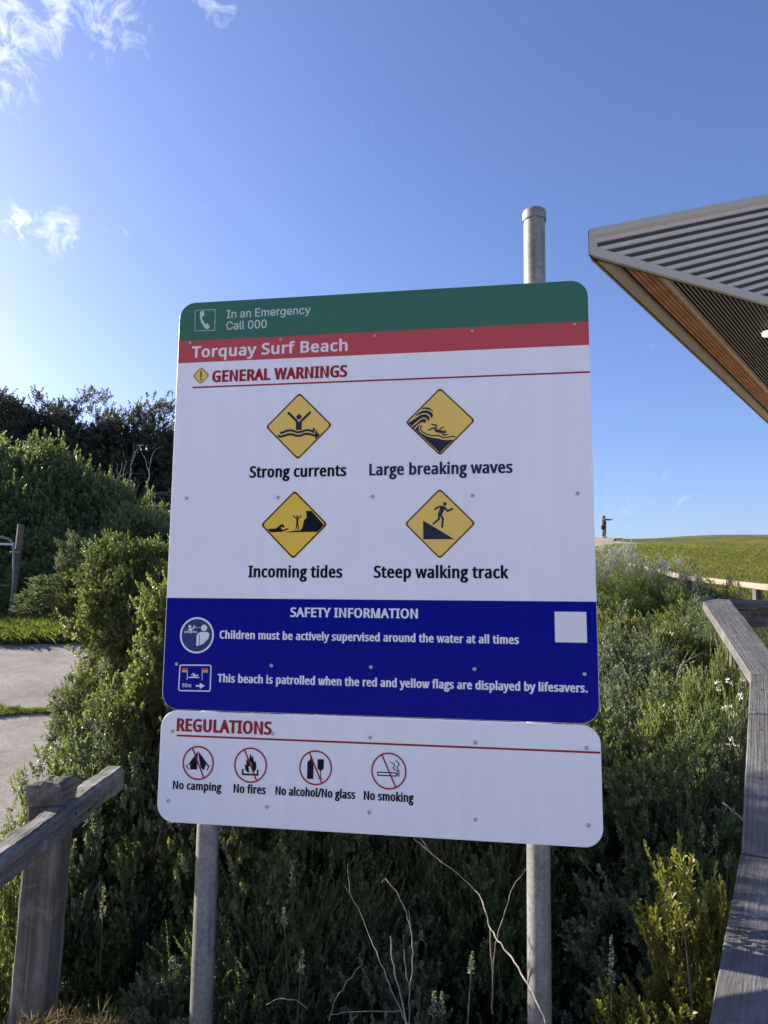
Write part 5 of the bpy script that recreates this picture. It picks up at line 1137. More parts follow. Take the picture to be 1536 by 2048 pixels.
# soffit: built from members parallel to the rear edge d2
def s_at(px, py):                                                      # distance along the front edge
    p = hit(px, py, A.z); return (p - A).dot(d1)
cr = lambda X, Y: (1150 + X / 3.979, 380 + Y / 3.979)
inn = Vector((d1.x, d1.y, 0))
def member(s0, s1, m, name, z0, z1, Lx=L2, start=0.0):
    a = A + d1 * s0 + d2 * start - n1 * 0.05; b_ = A + d1 * s1 + d2 * start - n1 * 0.05
    mb = MB(); mb.prism([a + up_ * z0, b_ + up_ * z0, b_ + up_ * z0 + d2 * Lx, a + up_ * z0 + d2 * Lx], (0, 0, z1 - z0)); return bpart(name, mb, m)
sA = [s_at(*cr(X, 510 + (X - 100) * 0.282)) for X in (285, 385, 690, 740)]
print('S', sA)
# outer edge box
mb = MB(); e0 = A + d2 * 0.02; n2 = d2.cross(up_).normalized()
if n2.dot(d1) < 0: n2 = -n2
mb.prism([e0 + up_ * 0.0, e0 + d2 * L2, e0 + d2 * L2 + up_ * zt, e0 + up_ * zt], n2 * 0.02); bpart('edge_fascia', mb, DARKM)
member(0.03, sA[0], ROOFM, 'edge_soffit', 0.004, 0.03, start=0.12)
member(sA[0], sA[0] + 0.012, ROOFM, 'edge_lip', 0.031, 0.14)
nb = 5
wB = (sA[2] - sA[1]) / nb
for i in range(nb): member(sA[1] + wB * i + 0.018 * wB / 0.08, sA[1] + wB * (i + 1) - 0.014 * wB / 0.08, WOOD_BATTEN, 'timber_batten', 0.035, 0.075)
member(sA[2] + 0.004, sA[3], CREAM, 'edge_trim', 0.02, 0.08)
sp = (s_at(*cr(1536, 915)) - sA[3]) / 17.5
s = sA[3] + sp * 0.5
for i in range(52):
    if s > L1 - 0.5: break
    member(s, s + 0.013, LINE, 'soffit_batten', 0.035, 0.05); s += sp
# dark lining above everything, and the roof deck
mb = MB(); Pl = [A + d1 * 0.08 + d2 * 0.1 - n1 * 0.055 + up_ * 0.145, A + d1 * L1 - n1 * 0.055 + up_ * 0.145, A + d1 * L1 + d2 * L2 + up_ * 0.145, A + d1 * 0.03 + d2 * L2 + up_ * 0.145]
mb.prism(Pl, (0, 0, 0.02)); bpart('soffit_lining', mb, SOFF)
mb = MB(); top2 = lambda s, t: A + d1 * s + d2 * t + up_ * (zt + rise * s * 0.98 - 0.03)
mb.add([top2(0.02, 0.15), top2(L1, 0.15), top2(L1, L2), top2(0.02, L2)], [(0, 1, 2, 3)]); bpart('roof_deck', mb, ROOFM)
# wall carrying the roof, well inside the eaves
wb = A + d1 * 8.4 + d2 * 3.0
mb = MB(); wz = gz(wb.x, wb.y) - 2.0
mb.prism([Vector((q.x, q.y, wz)) for q in (wb, wb + d1 * 8.0, wb + d1 * 8.0 + d2 * 14, wb + d2 * 14)], (0, 0, A.z + 0.143 - wz)); bpart('wall', mb, paint('pavilion_wall', (0.33, 0.30, 0.26), 0.8))
for (s_, t_) in ((7.6, 1.0), (13.0, 1.0)):
    c_ = A + d1 * s_ + d2 * t_; mb = MB(); mb.tube([(c_.x, c_.y, gz(c_.x, c_.y) - 0.4), (c_.x, c_.y, A.z + 0.14)], 0.09, 16); bpart('column', mb, ROOFM, smooth=True)
# round soffit lamp, lit
lp = hit(1537, 668, A.z)
mb = MB(); mb.tube([lp + up_ * 0.034, lp + up_ * -0.02], 0.10, 24)
LAMP, nt_, b_ = mat_new('lamp_glow'); b_.inputs['Base Color'].default_value = (0.8, 0.75, 0.55, 1); b_.inputs['Emission Color'].default_value = (1.0, 0.86, 0.5, 1); b_.inputs['Emission Strength'].default_value = 0.9
bpart('soffit_lamp', mb, LAMP)

# ------------------------------------------------------------------ the person on the hilltop
fp = at(1209, 1071.5, 58.0); fx, fy = fp.x, fp.y; fz0 = gz(fx, fy) + 0.075
per = empty('person', (fx, fy, fz0)); per.scale = (1.12, 1.12, 1.06)
tag(per, 'person in a dark jacket on the hilltop path, arm stretched out to the right', 'person')
def skin(name, pts, edges, rad, m, sub=2, root=0, parent=per):
    me = bpy.data.meshes.new(name); me.from_pydata(pts, edges, []); me.materials.append(m)
    o = link_mesh(name, me, parent)
    sk = o.modifiers.new('skin', 'SKIN'); sk.use_smooth_shade = True
    for i, rr in enumerate(rad):
        v = me.skin_vertices[0].data[i]; v.radius = (rr, rr) if not hasattr(rr, '__len__') else rr; v.use_root = (i == root)
    ss = o.modifiers.new('sub', 'SUBSURF'); ss.levels = sub; ss.render_levels = sub
    return o
SKINM = paint('skin', (0.35, 0.20, 0.14), 0.6); JACK = paint('jacket', (0.05, 0.05, 0.055), 0.8); TROU = paint('trousers', (0.055, 0.055, 0.035), 0.85)
HAIRM = paint('hair', (0.02, 0.015, 0.012), 0.6); BAGM = paint('bag', (0.012, 0.012, 0.016), 0.6); SHOE = paint('shoe', (0.03, 0.03, 0.03), 0.6)
P_ = [(0, 0, 0.95), (0, 0, 1.12), (0.0, 0, 1.32), (0.01, 0, 1.44), (0.03, 0, 1.53), (0.04, 0, 1.62), (0.05, 0, 1.70),
      (0.0, -0.09, 0.90), (0.02, -0.10, 0.50), (-0.01, -0.10, 0.09), (0.10, -0.11, 0.04),
      (0.0, 0.09, 0.90), (-0.03, 0.10, 0.50), (-0.08, 0.10, 0.09), (0.03, 0.11, 0.04),
      (0.02, -0.19, 1.40), (0.27, -0.20, 1.36), (0.50, -0.17, 1.40), (0.59, -0.16, 1.44),
      (0.0, 0.19, 1.40), (0.03, 0.24, 1.13), (0.14, 0.22, 0.94), (0.17, 0.21, 0.86)]
E_ = [(0, 1), (1, 2), (2, 3), (3, 4), (4, 5), (5, 6), (0, 7), (7, 8), (8, 9), (9, 10), (0, 11), (11, 12), (12, 13), (13, 14), (3, 15), (15, 16), (16, 17), (17, 18), (3, 19), (19, 20), (20, 21), (21, 22)]
R_ = [.14, .13, .15, .12, .055, .085, .075, .085, .062, .045, .035, .085, .062, .045, .035, .065, .045, .033, .022, .065, .045, .033, .022]
skin('body', P_, E_, R_, SKINM)
skin('jacket', [(-0.01, 0, 0.86), (0, 0, 1.12), (0.0, 0, 1.34), (0.01, 0, 1.46), (0.02, -0.19, 1.41), (0.27, -0.20, 1.37), (0.48, -0.17, 1.395), (0.0, 0.19, 1.41), (0.03, 0.24, 1.13), (0.13, 0.22, 0.96)],
     [(0, 1), (1, 2), (2, 3), (3, 4), (4, 5), (5, 6), (3, 7), (7, 8), (8, 9)], [(.20, .17), .17, .18, .11, .09, .068, .05, .09, .068, .05], JACK)
skin('trousers', [(0, 0, 0.98), (0.0, -0.09, 0.86), (0.02, -0.10, 0.50), (-0.01, -0.10, 0.09), (0.0, 0.09, 0.86), (-0.03, 0.10, 0.50), (-0.08, 0.10, 0.09)],
     [(0, 1), (1, 2), (2, 3), (0, 4), (4, 5), (5, 6)], [.15, .105, .085, .075, .105, .085, .075], TROU)
for q in ((0.04, -0.10), (-0.03, 0.10)): skin('shoe', [(q[0] - 0.06, q[1], 0.045), (q[0] + 0.14, q[1], 0.035)], [(0, 1)], [.05, .035], SHOE)
skin('hair', [(0.03, 0, 1.72), (-0.02, 0, 1.66), (-0.06, 0, 1.52), (-0.08, 0, 1.40)], [(0, 1), (1, 2), (2, 3)], [.085, .10, .085, .05], HAIRM)
bag = empty('shoulder_bag', (fx - 0.2, fy - 0.15, fz0 + 0.72)); tag(bag, 'black shoulder bag hanging at the back of the person on the hilltop', 'bag')
mb = MB(); mb.box((0, 0, 0.1), (0.20, 0.14, 0.34)); o = mb.build('pouch', BAGM, bag)
bv = o.modifiers.new('b', 'BEVEL'); bv.width = 0.04; bv.segments = 3
mb = MB(); mb.tube([(0.0, 0, 0.26), (0.08, -0.06, 0.5), (0.2, -0.09, 0.72), (0.28, 0.05, 0.77)], 0.022, 6); mb.build('strap', BAGM, bag)
ph = empty('phone', (fx + 0.62, fy - 0.16, fz0 + 1.42)); tag(ph, 'dark phone held up by the person on the hilltop', 'phone')
mb = MB(); mb.box((0.0, 0, 0.04), (0.012, 0.075, 0.15)); mb.build('case', BAGM, ph)
# ------------------------------------------------------------------ near shrubs
def proto(name, mat, **k):
    me, tips = crown_mesh(name, mat, **k); return me, tips
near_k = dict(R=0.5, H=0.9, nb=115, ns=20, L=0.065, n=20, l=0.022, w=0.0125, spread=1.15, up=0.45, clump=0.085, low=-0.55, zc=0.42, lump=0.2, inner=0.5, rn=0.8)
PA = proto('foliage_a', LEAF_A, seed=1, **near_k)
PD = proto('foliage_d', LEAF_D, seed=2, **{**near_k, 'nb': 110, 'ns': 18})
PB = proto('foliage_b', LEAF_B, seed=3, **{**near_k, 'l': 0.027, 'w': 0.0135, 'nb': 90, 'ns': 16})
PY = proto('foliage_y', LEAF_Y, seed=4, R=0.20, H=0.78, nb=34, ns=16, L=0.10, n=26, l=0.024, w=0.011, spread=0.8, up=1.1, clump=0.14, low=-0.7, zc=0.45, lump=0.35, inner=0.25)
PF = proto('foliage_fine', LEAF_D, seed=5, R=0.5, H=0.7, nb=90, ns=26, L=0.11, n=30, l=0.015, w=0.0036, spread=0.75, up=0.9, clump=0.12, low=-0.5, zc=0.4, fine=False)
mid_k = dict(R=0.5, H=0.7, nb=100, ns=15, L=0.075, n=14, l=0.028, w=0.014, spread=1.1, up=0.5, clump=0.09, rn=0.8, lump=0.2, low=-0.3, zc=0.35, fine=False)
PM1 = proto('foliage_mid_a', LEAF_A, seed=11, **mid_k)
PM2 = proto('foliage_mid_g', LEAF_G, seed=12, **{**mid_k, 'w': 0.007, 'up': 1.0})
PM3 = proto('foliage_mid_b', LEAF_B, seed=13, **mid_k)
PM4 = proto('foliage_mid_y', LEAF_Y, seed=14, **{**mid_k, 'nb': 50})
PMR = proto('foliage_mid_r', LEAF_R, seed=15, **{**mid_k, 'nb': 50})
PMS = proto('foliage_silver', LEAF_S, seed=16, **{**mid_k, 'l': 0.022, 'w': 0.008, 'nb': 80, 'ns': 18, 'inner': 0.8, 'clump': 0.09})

def shrub(name, label, cat, pieces, group=None, stems=True):
    """pieces: (proto, (x, y, z), (sx, sy, sz), rz)"""
    x0 = sum(p[1][0] for p in pieces) / len(pieces); y0 = sum(p[1][1] for p in pieces) / len(pieces)
    root = empty(name, (x0, y0, gz(x0, y0))); tag(root, label, cat, group)
    ri = root.matrix_basis.inverted()
    for i, ((me, tips), loc, sc_, rz) in enumerate(pieces):
        M = Matrix.Translation(loc) @ Matrix.Rotation(rz, 4, 'Z') @ Matrix.Diagonal((*sc_, 1))
        o = link_mesh('foliage', me, root); o.matrix_basis = ri @ M
        if stems:
            key = me.name
            if key not in STEMS: STEMS[key] = branch_mesh('stems', tips, 0.8, 5, 0.008, BARK, nmax=34)
            b = link_mesh('stems', STEMS[key], root); b.matrix_basis = ri @ M
    return root
STEMS = {}
def g3(x, y, dz=0.0): return (x, y, gz(x, y) + dz)

# tall bush left of the sign
shrub('coastal_bush', 'tall olive-green bush left of the sign, branches reaching out over the path', 'bush', [
    (PA, g3(-0.86, 3.35), (0.98, 0.95, 1.70), 0.3), (PD, g3(-1.02, 2.95), (0.72, 0.7, 1.2), 2.1), (PA, g3(-1.22, 3.35, 0.62), (0.42, 0.42, 0.72), 4.0),
    (PA, (-1.10, 3.3, 1.18), (0.55, 0.5, 0.62), 5.2), (PA, g3(-0.78, 3.0, 0.65), (0.6, 0.55, 1.1), 1.4), (PA, (-1.50, 3.35, 1.47), (0.40, 0.22, 0.20), 0.0), (PA, (-1.34, 3.35, 1.42), (0.34, 0.25, 0.32), 1.0),
    (PB, (-1.44, 3.3, 1.64), (0.14, 0.14, 0.22), 2.0), (PB, g3(-1.0, 2.75, 0.1), (0.5, 0.5, 1.05), 1.0), (PM4, (-0.90, 3.5, 1.62), (0.30, 0.25, 0.36), 1.0), (PA, g3(-1.17, 2.85, 0.15), (0.45, 0.45, 0.85), 3.0),
    (PA, (-1.16, 3.2, 1.40), (0.36, 0.3, 0.46), 3.9), (PA, (-0.98, 3.25, 1.38), (0.34, 0.3, 0.50), 0.9), (PD, (-1.30, 3.1, 0.90), (0.26, 0.25, 0.34), 2.7), (PM2, (-0.80, 3.3, 1.5), (0.35, 0.3, 0.45), 0.7)])
# lower dark bush between the timber post and the left pole
shrub('dark_bush', 'dense dark green bush behind the timber rail and the left pole', 'bush', [
    (PD, g3(-0.80, 2.95), (0.75, 0.6, 1.15), 0.5), (PD, g3(-0.48, 2.66), (0.72, 0.6, 1.15), 2.5), (PA, g3(-0.78, 2.66), (0.42, 0.42, 0.85), 1.5),
    (PB, g3(-0.62, 2.3), (0.42, 0.36, 0.5), 3.5), (PF, g3(-0.72, 2.2), (0.3, 0.3, 0.5), 3.5), (PD, g3(-1.08, 2.62), (0.42, 0.42, 0.8), 5.5)])
shrub('path_shrub', 'small leafy shrub spilling out beside the timber post at the path edge', 'shrub', [
    (PB, g3(-1.25, 2.15), (0.26, 0.3, 0.52), 0.5), (PA, g3(-1.20, 2.45), (0.26, 0.3, 0.8), 4.5)])
# dark thicket under and behind the sign
shrub('thicket_bush', 'dark shaded thicket filling the gap between the two poles below the sign', 'bush', [
    (PD, g3(-0.15, 2.85), (0.85, 0.55, 1.3), 0.9), (PF, g3(0.22, 2.75), (0.85, 0.55, 1.5), 2.0), (PD, g3(0.62, 2.85), (0.85, 0.6, 1.25), 4.2),
    (PF, g3(-0.3, 2.45), (0.75, 0.45, 0.85), 3.3), (PB, g3(0.05, 2.38), (0.6, 0.4, 0.62), 5.0), (PD, g3(0.42, 2.42), (0.6, 0.4, 0.75), 1.2)], )
# low growth in front, at the foot of the poles
shrub('low_shrub', 'low fine-leaved shrub in the very front, between the poles at the bottom edge', 'shrub', [
    (PF, g3(-0.28, 2.06), (0.5, 0.28, 0.42), 0.2), (PF, g3(0.12, 2.05), (0.55, 0.28, 0.46), 2.2), (PB, g3(0.42, 2.02), (0.45, 0.28, 0.44), 4.0)])
shrub('yellow_green_sprout', 'small yellow-green sprout at the foot of the left pole', 'shrub', [
    (PY, g3(-0.50, 1.90), (0.55, 0.5, 0.42), 0.2), (PY, g3(-0.62, 2.05), (0.6, 0.5, 0.38), 2.2)])
# right of the sign
shrub('shaded_bush', 'dark glossy bush right of the right pole, its top behind the sign corner', 'bush', [
    (PD, g3(0.98, 2.6), (0.8, 0.7, 0.95), 1.1), (PB, g3(0.82, 2.32), (0.6, 0.5, 0.75), 0.1), (PF, g3(1.15, 2.3), (0.6, 0.5, 0.7), 2.6)])
shrub('yellow_green_bush', 'upright yellow-green bush with fleshy leaves beside the near handrail', 'bush', [
    (PY, g3(0.785, 1.90), (0.75, 0.8, 1.13), 0.4), (PY, g3(0.71, 1.92), (0.8, 0.8, 0.76), 2.4), (PY, g3(0.84, 1.95), (0.6, 0.6, 0.86), 4.4), (PY, g3(0.76, 1.76), (1.1, 0.9, 0.5), 5.4),
    (PF, g3(0.60, 1.86), (0.3, 0.3, 0.55), 5.4)])
shrub('foreground_shrub', 'low yellow-tipped shrub right of the right pole at the bottom edge', 'shrub', [
    (PY, g3(0.50, 1.86), (0.8, 0.8, 0.40), 0.9), (PB, g3(0.60, 1.95), (0.35, 0.3, 0.40), 2.9), (PA, g3(1.0, 1.7), (0.3, 0.3, 0.5), 3.9)])
shrub('handrail_bush', 'leafy grey-green bush pressed against the outside of the handrail', 'bush', [
    (PB, g3(1.08, 2.72), (0.5, 0.5, 0.95), 1.1), (PD, g3(1.2, 3.05), (0.6, 0.6, 1.0), 3.1), (PA, g3(0.95, 3.1), (0.75, 0.65, 1.1), 5.1), (PA, g3(0.9, 2.75), (0.6, 0.5, 1.0), 0.1)])
fb = shrub('flowering_bush', 'bush dotted with small white flowers beside the bend of the handrail', 'bush', [
    (PA, g3(1.50, 3.62), (0.5, 0.45, 1.02), 0.7), (PD, g3(1.36, 3.25), (0.46, 0.45, 1.02), 2.7), (PB, g3(1.30, 2.95), (0.36, 0.36, 1.0), 4.7), (PA, g3(1.60, 3.30), (0.24, 0.24, 1.22), 1.7), (PB, g3(1.50, 3.12), (0.24, 0.24, 1.12), 3.7), (PD, g3(1.70, 3.52), (0.24, 0.24, 1.32), 5.7), (PA, g3(1.54, 3.42), (0.26, 0.26, 1.25), 0.4)])
def flowers(root, pts, r, seed, n=6):
    rng = np.random.default_rng(seed); P = []
    for p in pts: P.append(np.array(p) + rng.normal(0, r * 0.4, (n, 3)))
    P = np.concatenate(P); m = len(P)
    D = norm(rng.normal(0, 1, (m, 3)) + np.array([0, -0.5, 0.8])); N = norm(np.cross(D, rng.normal(0, 1, (m, 3))))
    V, F, k = leaves(P, D, N, np.full(m, r), np.full(m, r * 0.6), False)
    o = mesh_np('flowers', V - np.array(root.location), F, LEAF_W, np.full(len(V), 0.6), parent=root)
    return o
fpts = [at(x, y, Y) for x, y, Y in ((1455, 1360, 3.05), (1462, 1367, 3.05), (1435, 1366, 3.0), (1486, 1359, 3.05), (1452, 1415, 2.95), (1459, 1413, 2.95), (1446, 1420, 2.9), (1478, 1393, 2.95), (1466, 1486, 2.8), (1471, 1491, 2.8), (1464, 1480, 2.8), (1457, 1490, 2.8), (1345, 1268, 4.6), (1340, 1266, 4.6), (1435, 1380, 3.0), (1470, 1430, 2.9))]
flowers(fb, fpts, 0.012, 5, 7)

# mid-ground individuals on the bank
shrub('silver_cushion_bush', 'silver-grey cushion bush along the crest of the bank beside the sign', 'bush', [
    (PMS, g3(3.75, 10.9), (0.95, 0.85, 1.58), 0.2), (PMS, g3(4.25, 10.7), (0.8, 0.7, 1.35), 1.2), (PMS, g3(3.15, 11.0), (1.0, 1.0, 1.6), 2.2), (PMS, g3(4.75, 11.0), (0.6, 0.6, 0.8), 3.2)])
shrub('bright_green_shrub', 'bright lime-green mound of foliage just below the silver bush', 'shrub', [
    (PM2, g3(3.25, 9.6), (0.95, 0.9, 1.25), 0.2), (PM2, g3(3.65, 9.6), (0.9, 0.8, 1.15), 1.2), (PM2, g3(2.75, 9.3), (0.9, 0.8, 1.15), 2.2)])
shrub('grey_leaf_shrub', 'rounded grey-green shrub with pale flecks beside the low rail fence', 'shrub', [
    (PM3, g3(4.05, 9.4), (0.85, 0.7, 1.18), 0.2), (PM3, g3(4.5, 9.2), (0.7, 0.7, 0.95), 1.2), (PMS, g3(3.95, 9.0), (0.4, 0.4, 0.8), 3.2), (PM3, g3(4.9, 9.3), (0.5, 0.5, 0.75), 4.2)])
shrub('red_brown_shrub', 'red-brown shrub tucked under the far corner of the handrail', 'shrub', [
    (PMR, g3(1.93, 4.25), (0.42, 0.36, 1.12), 0.2), (PM3, g3(2.15, 4.5), (0.4, 0.4, 1.0), 1.2)])
shrub('rust_coloured_shrub', 'rust-coloured half-dead shrub among green ones near the flowering bush', 'shrub', [
    (PMR, g3(1.50, 4.0), (0.34, 0.3, 0.95), 1.2)])

# the scrub that covers the bank: nobody could count it
rng = np.random.default_rng(21)
protos = [PM1[0], PM2[0], PM3[0], PM4[0], PMR[0], PF[0], PD[0]]
pts = []
tries = rng.uniform([-1.2, 3.1], [5.2, 10.8], (2600, 2))
def fence_x(y): return np.interp(y, [2.0, 2.9, 3.7, 4.3, 8, 11], [1.05, 1.45, 1.75, 5.2, 5.4, 5.0])
kept = []
for x, y in tries:
    if x > fence_x(y) - 0.22: continue
    if x > 4.6 and y > 8.8: continue
    md = 0.24 + 0.022 * y
    if all((x - a) ** 2 + (y - b) ** 2 > md * md for a, b in kept): kept.append((x, y))
for (x, y) in rng.uniform([2.1, 4.5], [4.6, 6.6], (80, 2)):
    if all((x - a) ** 2 + (y - b) ** 2 > 0.1 for a, b in kept): kept.append((x, y))
kept = np.array(kept); n = len(kept); print('SCRUB', n)
h = rng.uniform(0.55, 0.95, n) * np.interp(kept[:, 1], [3, 5, 8, 11], [1.12, 1.0, 0.9, 0.8])
# keep growth low just in front of the handrail corner
h = h * np.where((kept[:, 0] > 2.25) & (kept[:, 1] < 6.8), 0.72, 1.0)
h = h * np.where((kept[:, 0] > 4.0), 0.75, 1.0)
w = h * rng.uniform(0.75, 1.1, n) * 0.95
tone = np.sin(kept[:, 0] * 1.9 + 1) * np.cos(kept[:, 1] * 1.3) + rng.normal(0, 0.5, n)
idx = np.where(tone > 0.9, 3, np.where(tone > 0.15, 1, np.where(tone > -0.45, 0, np.where(tone > -1.0, 2, 5))))
idx = np.where(rng.uniform(0, 1, n) < 0.02, 4, idx); idx = np.where((kept[:, 1] < 4.2) & (rng.uniform(0, 1, n) < 0.6), 6, idx)
P = np.stack([kept[:, 0], kept[:, 1], ground_z(kept[:, 0], kept[:, 1]) - 0.03], 1)
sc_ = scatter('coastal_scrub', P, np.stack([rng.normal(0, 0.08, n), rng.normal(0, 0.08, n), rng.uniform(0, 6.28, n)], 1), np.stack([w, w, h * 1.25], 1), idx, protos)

# ------------------------------------------------------------------ hedge mass, trees on the left
far_k = dict(R=1.0, H=1.6, nb=280, ns=15, L=0.15, n=12, l=0.060, w=0.026, spread=0.9, up=0.5, clump=0.085, low=-0.35, zc=0.35, fine=False, inner=0.9, lump=0.12)
PH = proto('foliage_hedge', LEAF_H, seed=31, **far_k)
PH2 = proto('foliage_hedge_fine', LEAF_H, seed=32, **{**far_k, 'nb': 240, 'up': 0.7})
shrub('hedge_shrub', 'big rounded green shrub mass behind the pipe gate, tallest of the hedge', 'shrub', [
    (PH, g3(-8.9, 14.6), (1.8, 1.5, 1.95), 0.4), (PH2, g3(-6.9, 14.4), (1.5, 1.3, 1.72), 2.0), (PH, g3(-7.6, 13.2), (1.3, 1.1, 1.35), 3.0)], stems=False)
shrub('hedge_shrub', 'mid-sized green shrub sloping down from the big hedge mass towards the sign', 'shrub', [
    (PH2, g3(-5.7, 14.6), (1.3, 1.2, 1.38), 1.4), (PH, g3(-6.3, 13.0), (1.0, 0.9, 1.05), 2.9)], stems=False)
shrub('hedge_shrub', 'lowest light green shrub of the hedge, in front of bare twigs', 'shrub', [
    (PH2, g3(-4.5, 13.4), (1.1, 1.0, 1.0), 0.9), (PH2, g3(-3.4, 13.2), (1.0, 1.0, 0.85), 3.9)], stems=False)
shrub('hedge_shrub', 'dark undergrowth shrub at the foot of the pipe gate', 'shrub', [
    (PH, g3(-7.0, 11.9), (0.9, 0.7, 0.62), 0.9), (PH, g3(-5.6, 11.9), (0.8, 0.6, 0.55), 4.9), (PH, g3(-8.4, 12.0), (0.9, 0.7, 0.6), 2.9), (PH2, g3(-4.4, 12.0), (0.8, 0.6, 0.42), 4.2)], stems=False)

tree_k = dict(R=1.9, H=2.9, nb=150, ns=18, L=0.26, n=12, l=0.10, w=0.045, spread=1.1, up=0.35, clump=0.075, rn=0.8, low=-0.6, zc=0.45, fine=False, inner=0.45, lump=0.34)
TP = [proto('crown_%s' % 'abc'[i], LEAF_T, seed=51 + i, **tree_k) for i in range(3)]
TB = [branch_mesh('trunk', t[1], 2.6, 60 + i, 0.07, BARK, base=(0, 0, -3.4), nmax=46, n=6, wob=0.10) for i, t in enumerate(TP)]
tl = [(-16.9, 25.5, 1.15, 'leftmost dark tree at the picture edge, sky showing through its crown'),
      (-14.3, 24.2, 1.2, 'tallest dark tree of the row, with an open ragged crown'),
      (-12.0, 24.8, 1.12, 'dark tree right of the tallest one, its crown sloping down to the right'),
      (-10.3, 23.2, 0.95, 'mid-height dark tree behind the hedge with a gap of sky beside it'),
      (-8.5, 23.0, 1.0, 'dense dark tree with a rounded top nearest the sign'),
      (-6.6, 23.8, 0.98, 'dark tree cut off by the left edge of the sign')]
tops = [8.8, 9.1, 8.35, 7.9, 7.75, 7.6]
for i, (x, y, s, lab) in enumerate(tl):
    g0_ = gz(x, y); j = i % 3
    root = empty('coastal_tree', (x, y, g0_)); tag(root, lab, 'tree')
    H_ = tops[i] - g0_; zs = s * 1.0
    zb = H_ - 2.9 * zs * 1.08
    for q, (ox, oy, oz, ss, jj) in enumerate(((0, 0, zb, 1.0, j), (-0.5, -0.6, zb - 1.5, 0.92, (j + 1) % 3))):
        o = link_mesh('crown', TP[jj][0], root); o.location = (ox, oy, oz); o.scale = (s * ss, s * ss, zs * ss); o.rotation_euler = (0, 0, i * 1.3 + q)
        if q == 0:
            b_ = link_mesh('trunk', TB[jj], root); b_.location = (0, 0, zb); b_.scale = (s, s, max(zs, (zb + 0.3) / 3.4)); b_.rotation_euler = (0, 0, i * 1.3)
# darker lower wood
shrub('understorey_shrub', 'dark tangle of undergrowth below the tree crowns', 'shrub', [
    (PD2, g3(x, y), s, r) for (PD2, x, y, s, r) in ((TP[0], -13.5, 21.5, (1.1, 1, 1.0), 0), (TP[1], -10.6, 21.0, (1.1, 1, 0.95), 2), (TP[2], -8.0, 20.5, (1.1, 1, 0.9), 3), (TP[0], -5.6, 20.5, (1.1, 1, 0.85), 4), (TP[1], -16.5, 22, (1.1, 1, 1.1), 5))], stems=False)
# bare dead branches
def dead(name, label, starts, seed, Y, r=0.022):
    rg = random.Random(seed); root = empty(name, (starts[0][0], Y, gz(starts[0][0], Y))); tag(root, label, 'dead branches')
    mb = MB()
    def grow(p, d, L, r, lev):
        pts = [p]; q = p
        for i in range(5):
            d = (d + Vector([rg.uniform(-0.35, 0.35) for _ in range(3)]) + Vector((0, 0, 0.05))).normalized(); q = q + d * L / 5; pts.append(q)
            if lev and rg.random() < 0.7: grow(q, (d + Vector([rg.uniform(-0.9, 0.9) for _ in range(3)])).normalized(), L * 0.6, r * 0.55, lev - 1)
        mb.tube(pts, [r * (1 - 0.13 * i) for i in range(6)], 5)
    for (x, y, z, dx, dz, L) in starts: grow(Vector((x, y, z)), Vector((dx, -0.1, dz)).normalized(), L, r, 2)
    o = mb.build('branches', DEADW, root); o.matrix_basis = root.matrix_basis.inverted()
def A3(px, py, Y): p = at(px, py, Y); return (p.x, p.y, p.z)
dead('dead_branches', 'bare grey dead branches above the lowest hedge shrub', [(*A3(330, 1080, 14.5), -0.8, 0.5, 1.6), (*A3(300, 1075, 14.3), -0.5, 0.9, 1.1), (*A3(345, 1040, 14.8), -0.9, 0.15, 1.3)], 3, 14.5)
dead('dead_branches', 'bare grey dead branches rising at the edge of the mid-sized hedge shrub', [(*A3(250, 1040, 14.6), -0.6, 0.9, 0.9), (*A3(235, 1035, 14.6), 0.1, 1.0, 0.9)], 5, 14.6, 0.018)

# ------------------------------------------------------------------ grass
def tuft(name, mat, seed, n, h, r, w, lean=0.5):
    rng = np.random.default_rng(seed)
    P = np.zeros((n, 3)); P[:, :2] = rng.normal(0, r, (n, 2))
    D = norm(np.stack([rng.normal(0, lean, n), rng.normal(0, lean, n), np.ones(n)], 1)); Nn = norm(np.cross(D, rng.normal(0, 1, (n, 3))))
    hh = h * rng.uniform(0.5, 1.1, n); V, F, k = leaves(P, D, Nn, hh, np.full(n, w), False, 0.1)
    V = V.reshape(n, 4, 3); V[:, 2] += np.stack([D[:, 0], D[:, 1], -np.abs(D[:, 0])], 1) * (hh * 0.3)[:, None]; V = V.reshape(-1, 3)
    return mesh_np(name, V, F, mat, np.repeat(np.clip(rng.normal(0.45, 0.25, n), 0, 1), 4), link=False)
G1 = tuft('lawn_tuft', GRASS, 1, 26, 0.055, 0.05, 0.007, 0.7); G2 = tuft('lawn_tuft_thin', GRASS, 2, 22, 0.07, 0.06, 0.006, 0.8)
GS = tuft('straw_tuft', STRAW, 6, 16, 0.06, 0.05, 0.006, 0.9)
rng = np.random.default_rng(5)
n = 30000
u_ = rng.uniform(0, 1, n); y = 7.5 * (44 / 7.5) ** u_; x = rng.uniform(0.26, 0.60, n) * y
m = (x > np.interp(y, [6, 9, 13, 20], [3.5, 3.6, 3.0, 2]))
x, y = x[m], y[m]
sz_ = np.interp(y, [7, 20, 45], [0.9, 1.5, 2.4]) * rng.uniform(0.7, 1.3, len(x))
inp = (y > 31) & (x < np.interp(y, [30, 33, 45, 50, 54, 60], [9.0, 9.8, 16.9, 16.2, 17.6, 20.4]) + 0.2); x, y, sz_ = x[~inp], y[~inp], sz_[~inp]
P = np.stack([x, y, ground_z(x, y) + 0.03], 1)
scatter('lawn_grass', P, np.stack([x * 0, x * 0, rng.uniform(0, 6.28, len(x))], 1), np.stack([sz_, sz_, sz_ * 0.8], 1), rng.choice([0, 0, 1, 1, 1, 2], len(x)), [G1, G2, GS])
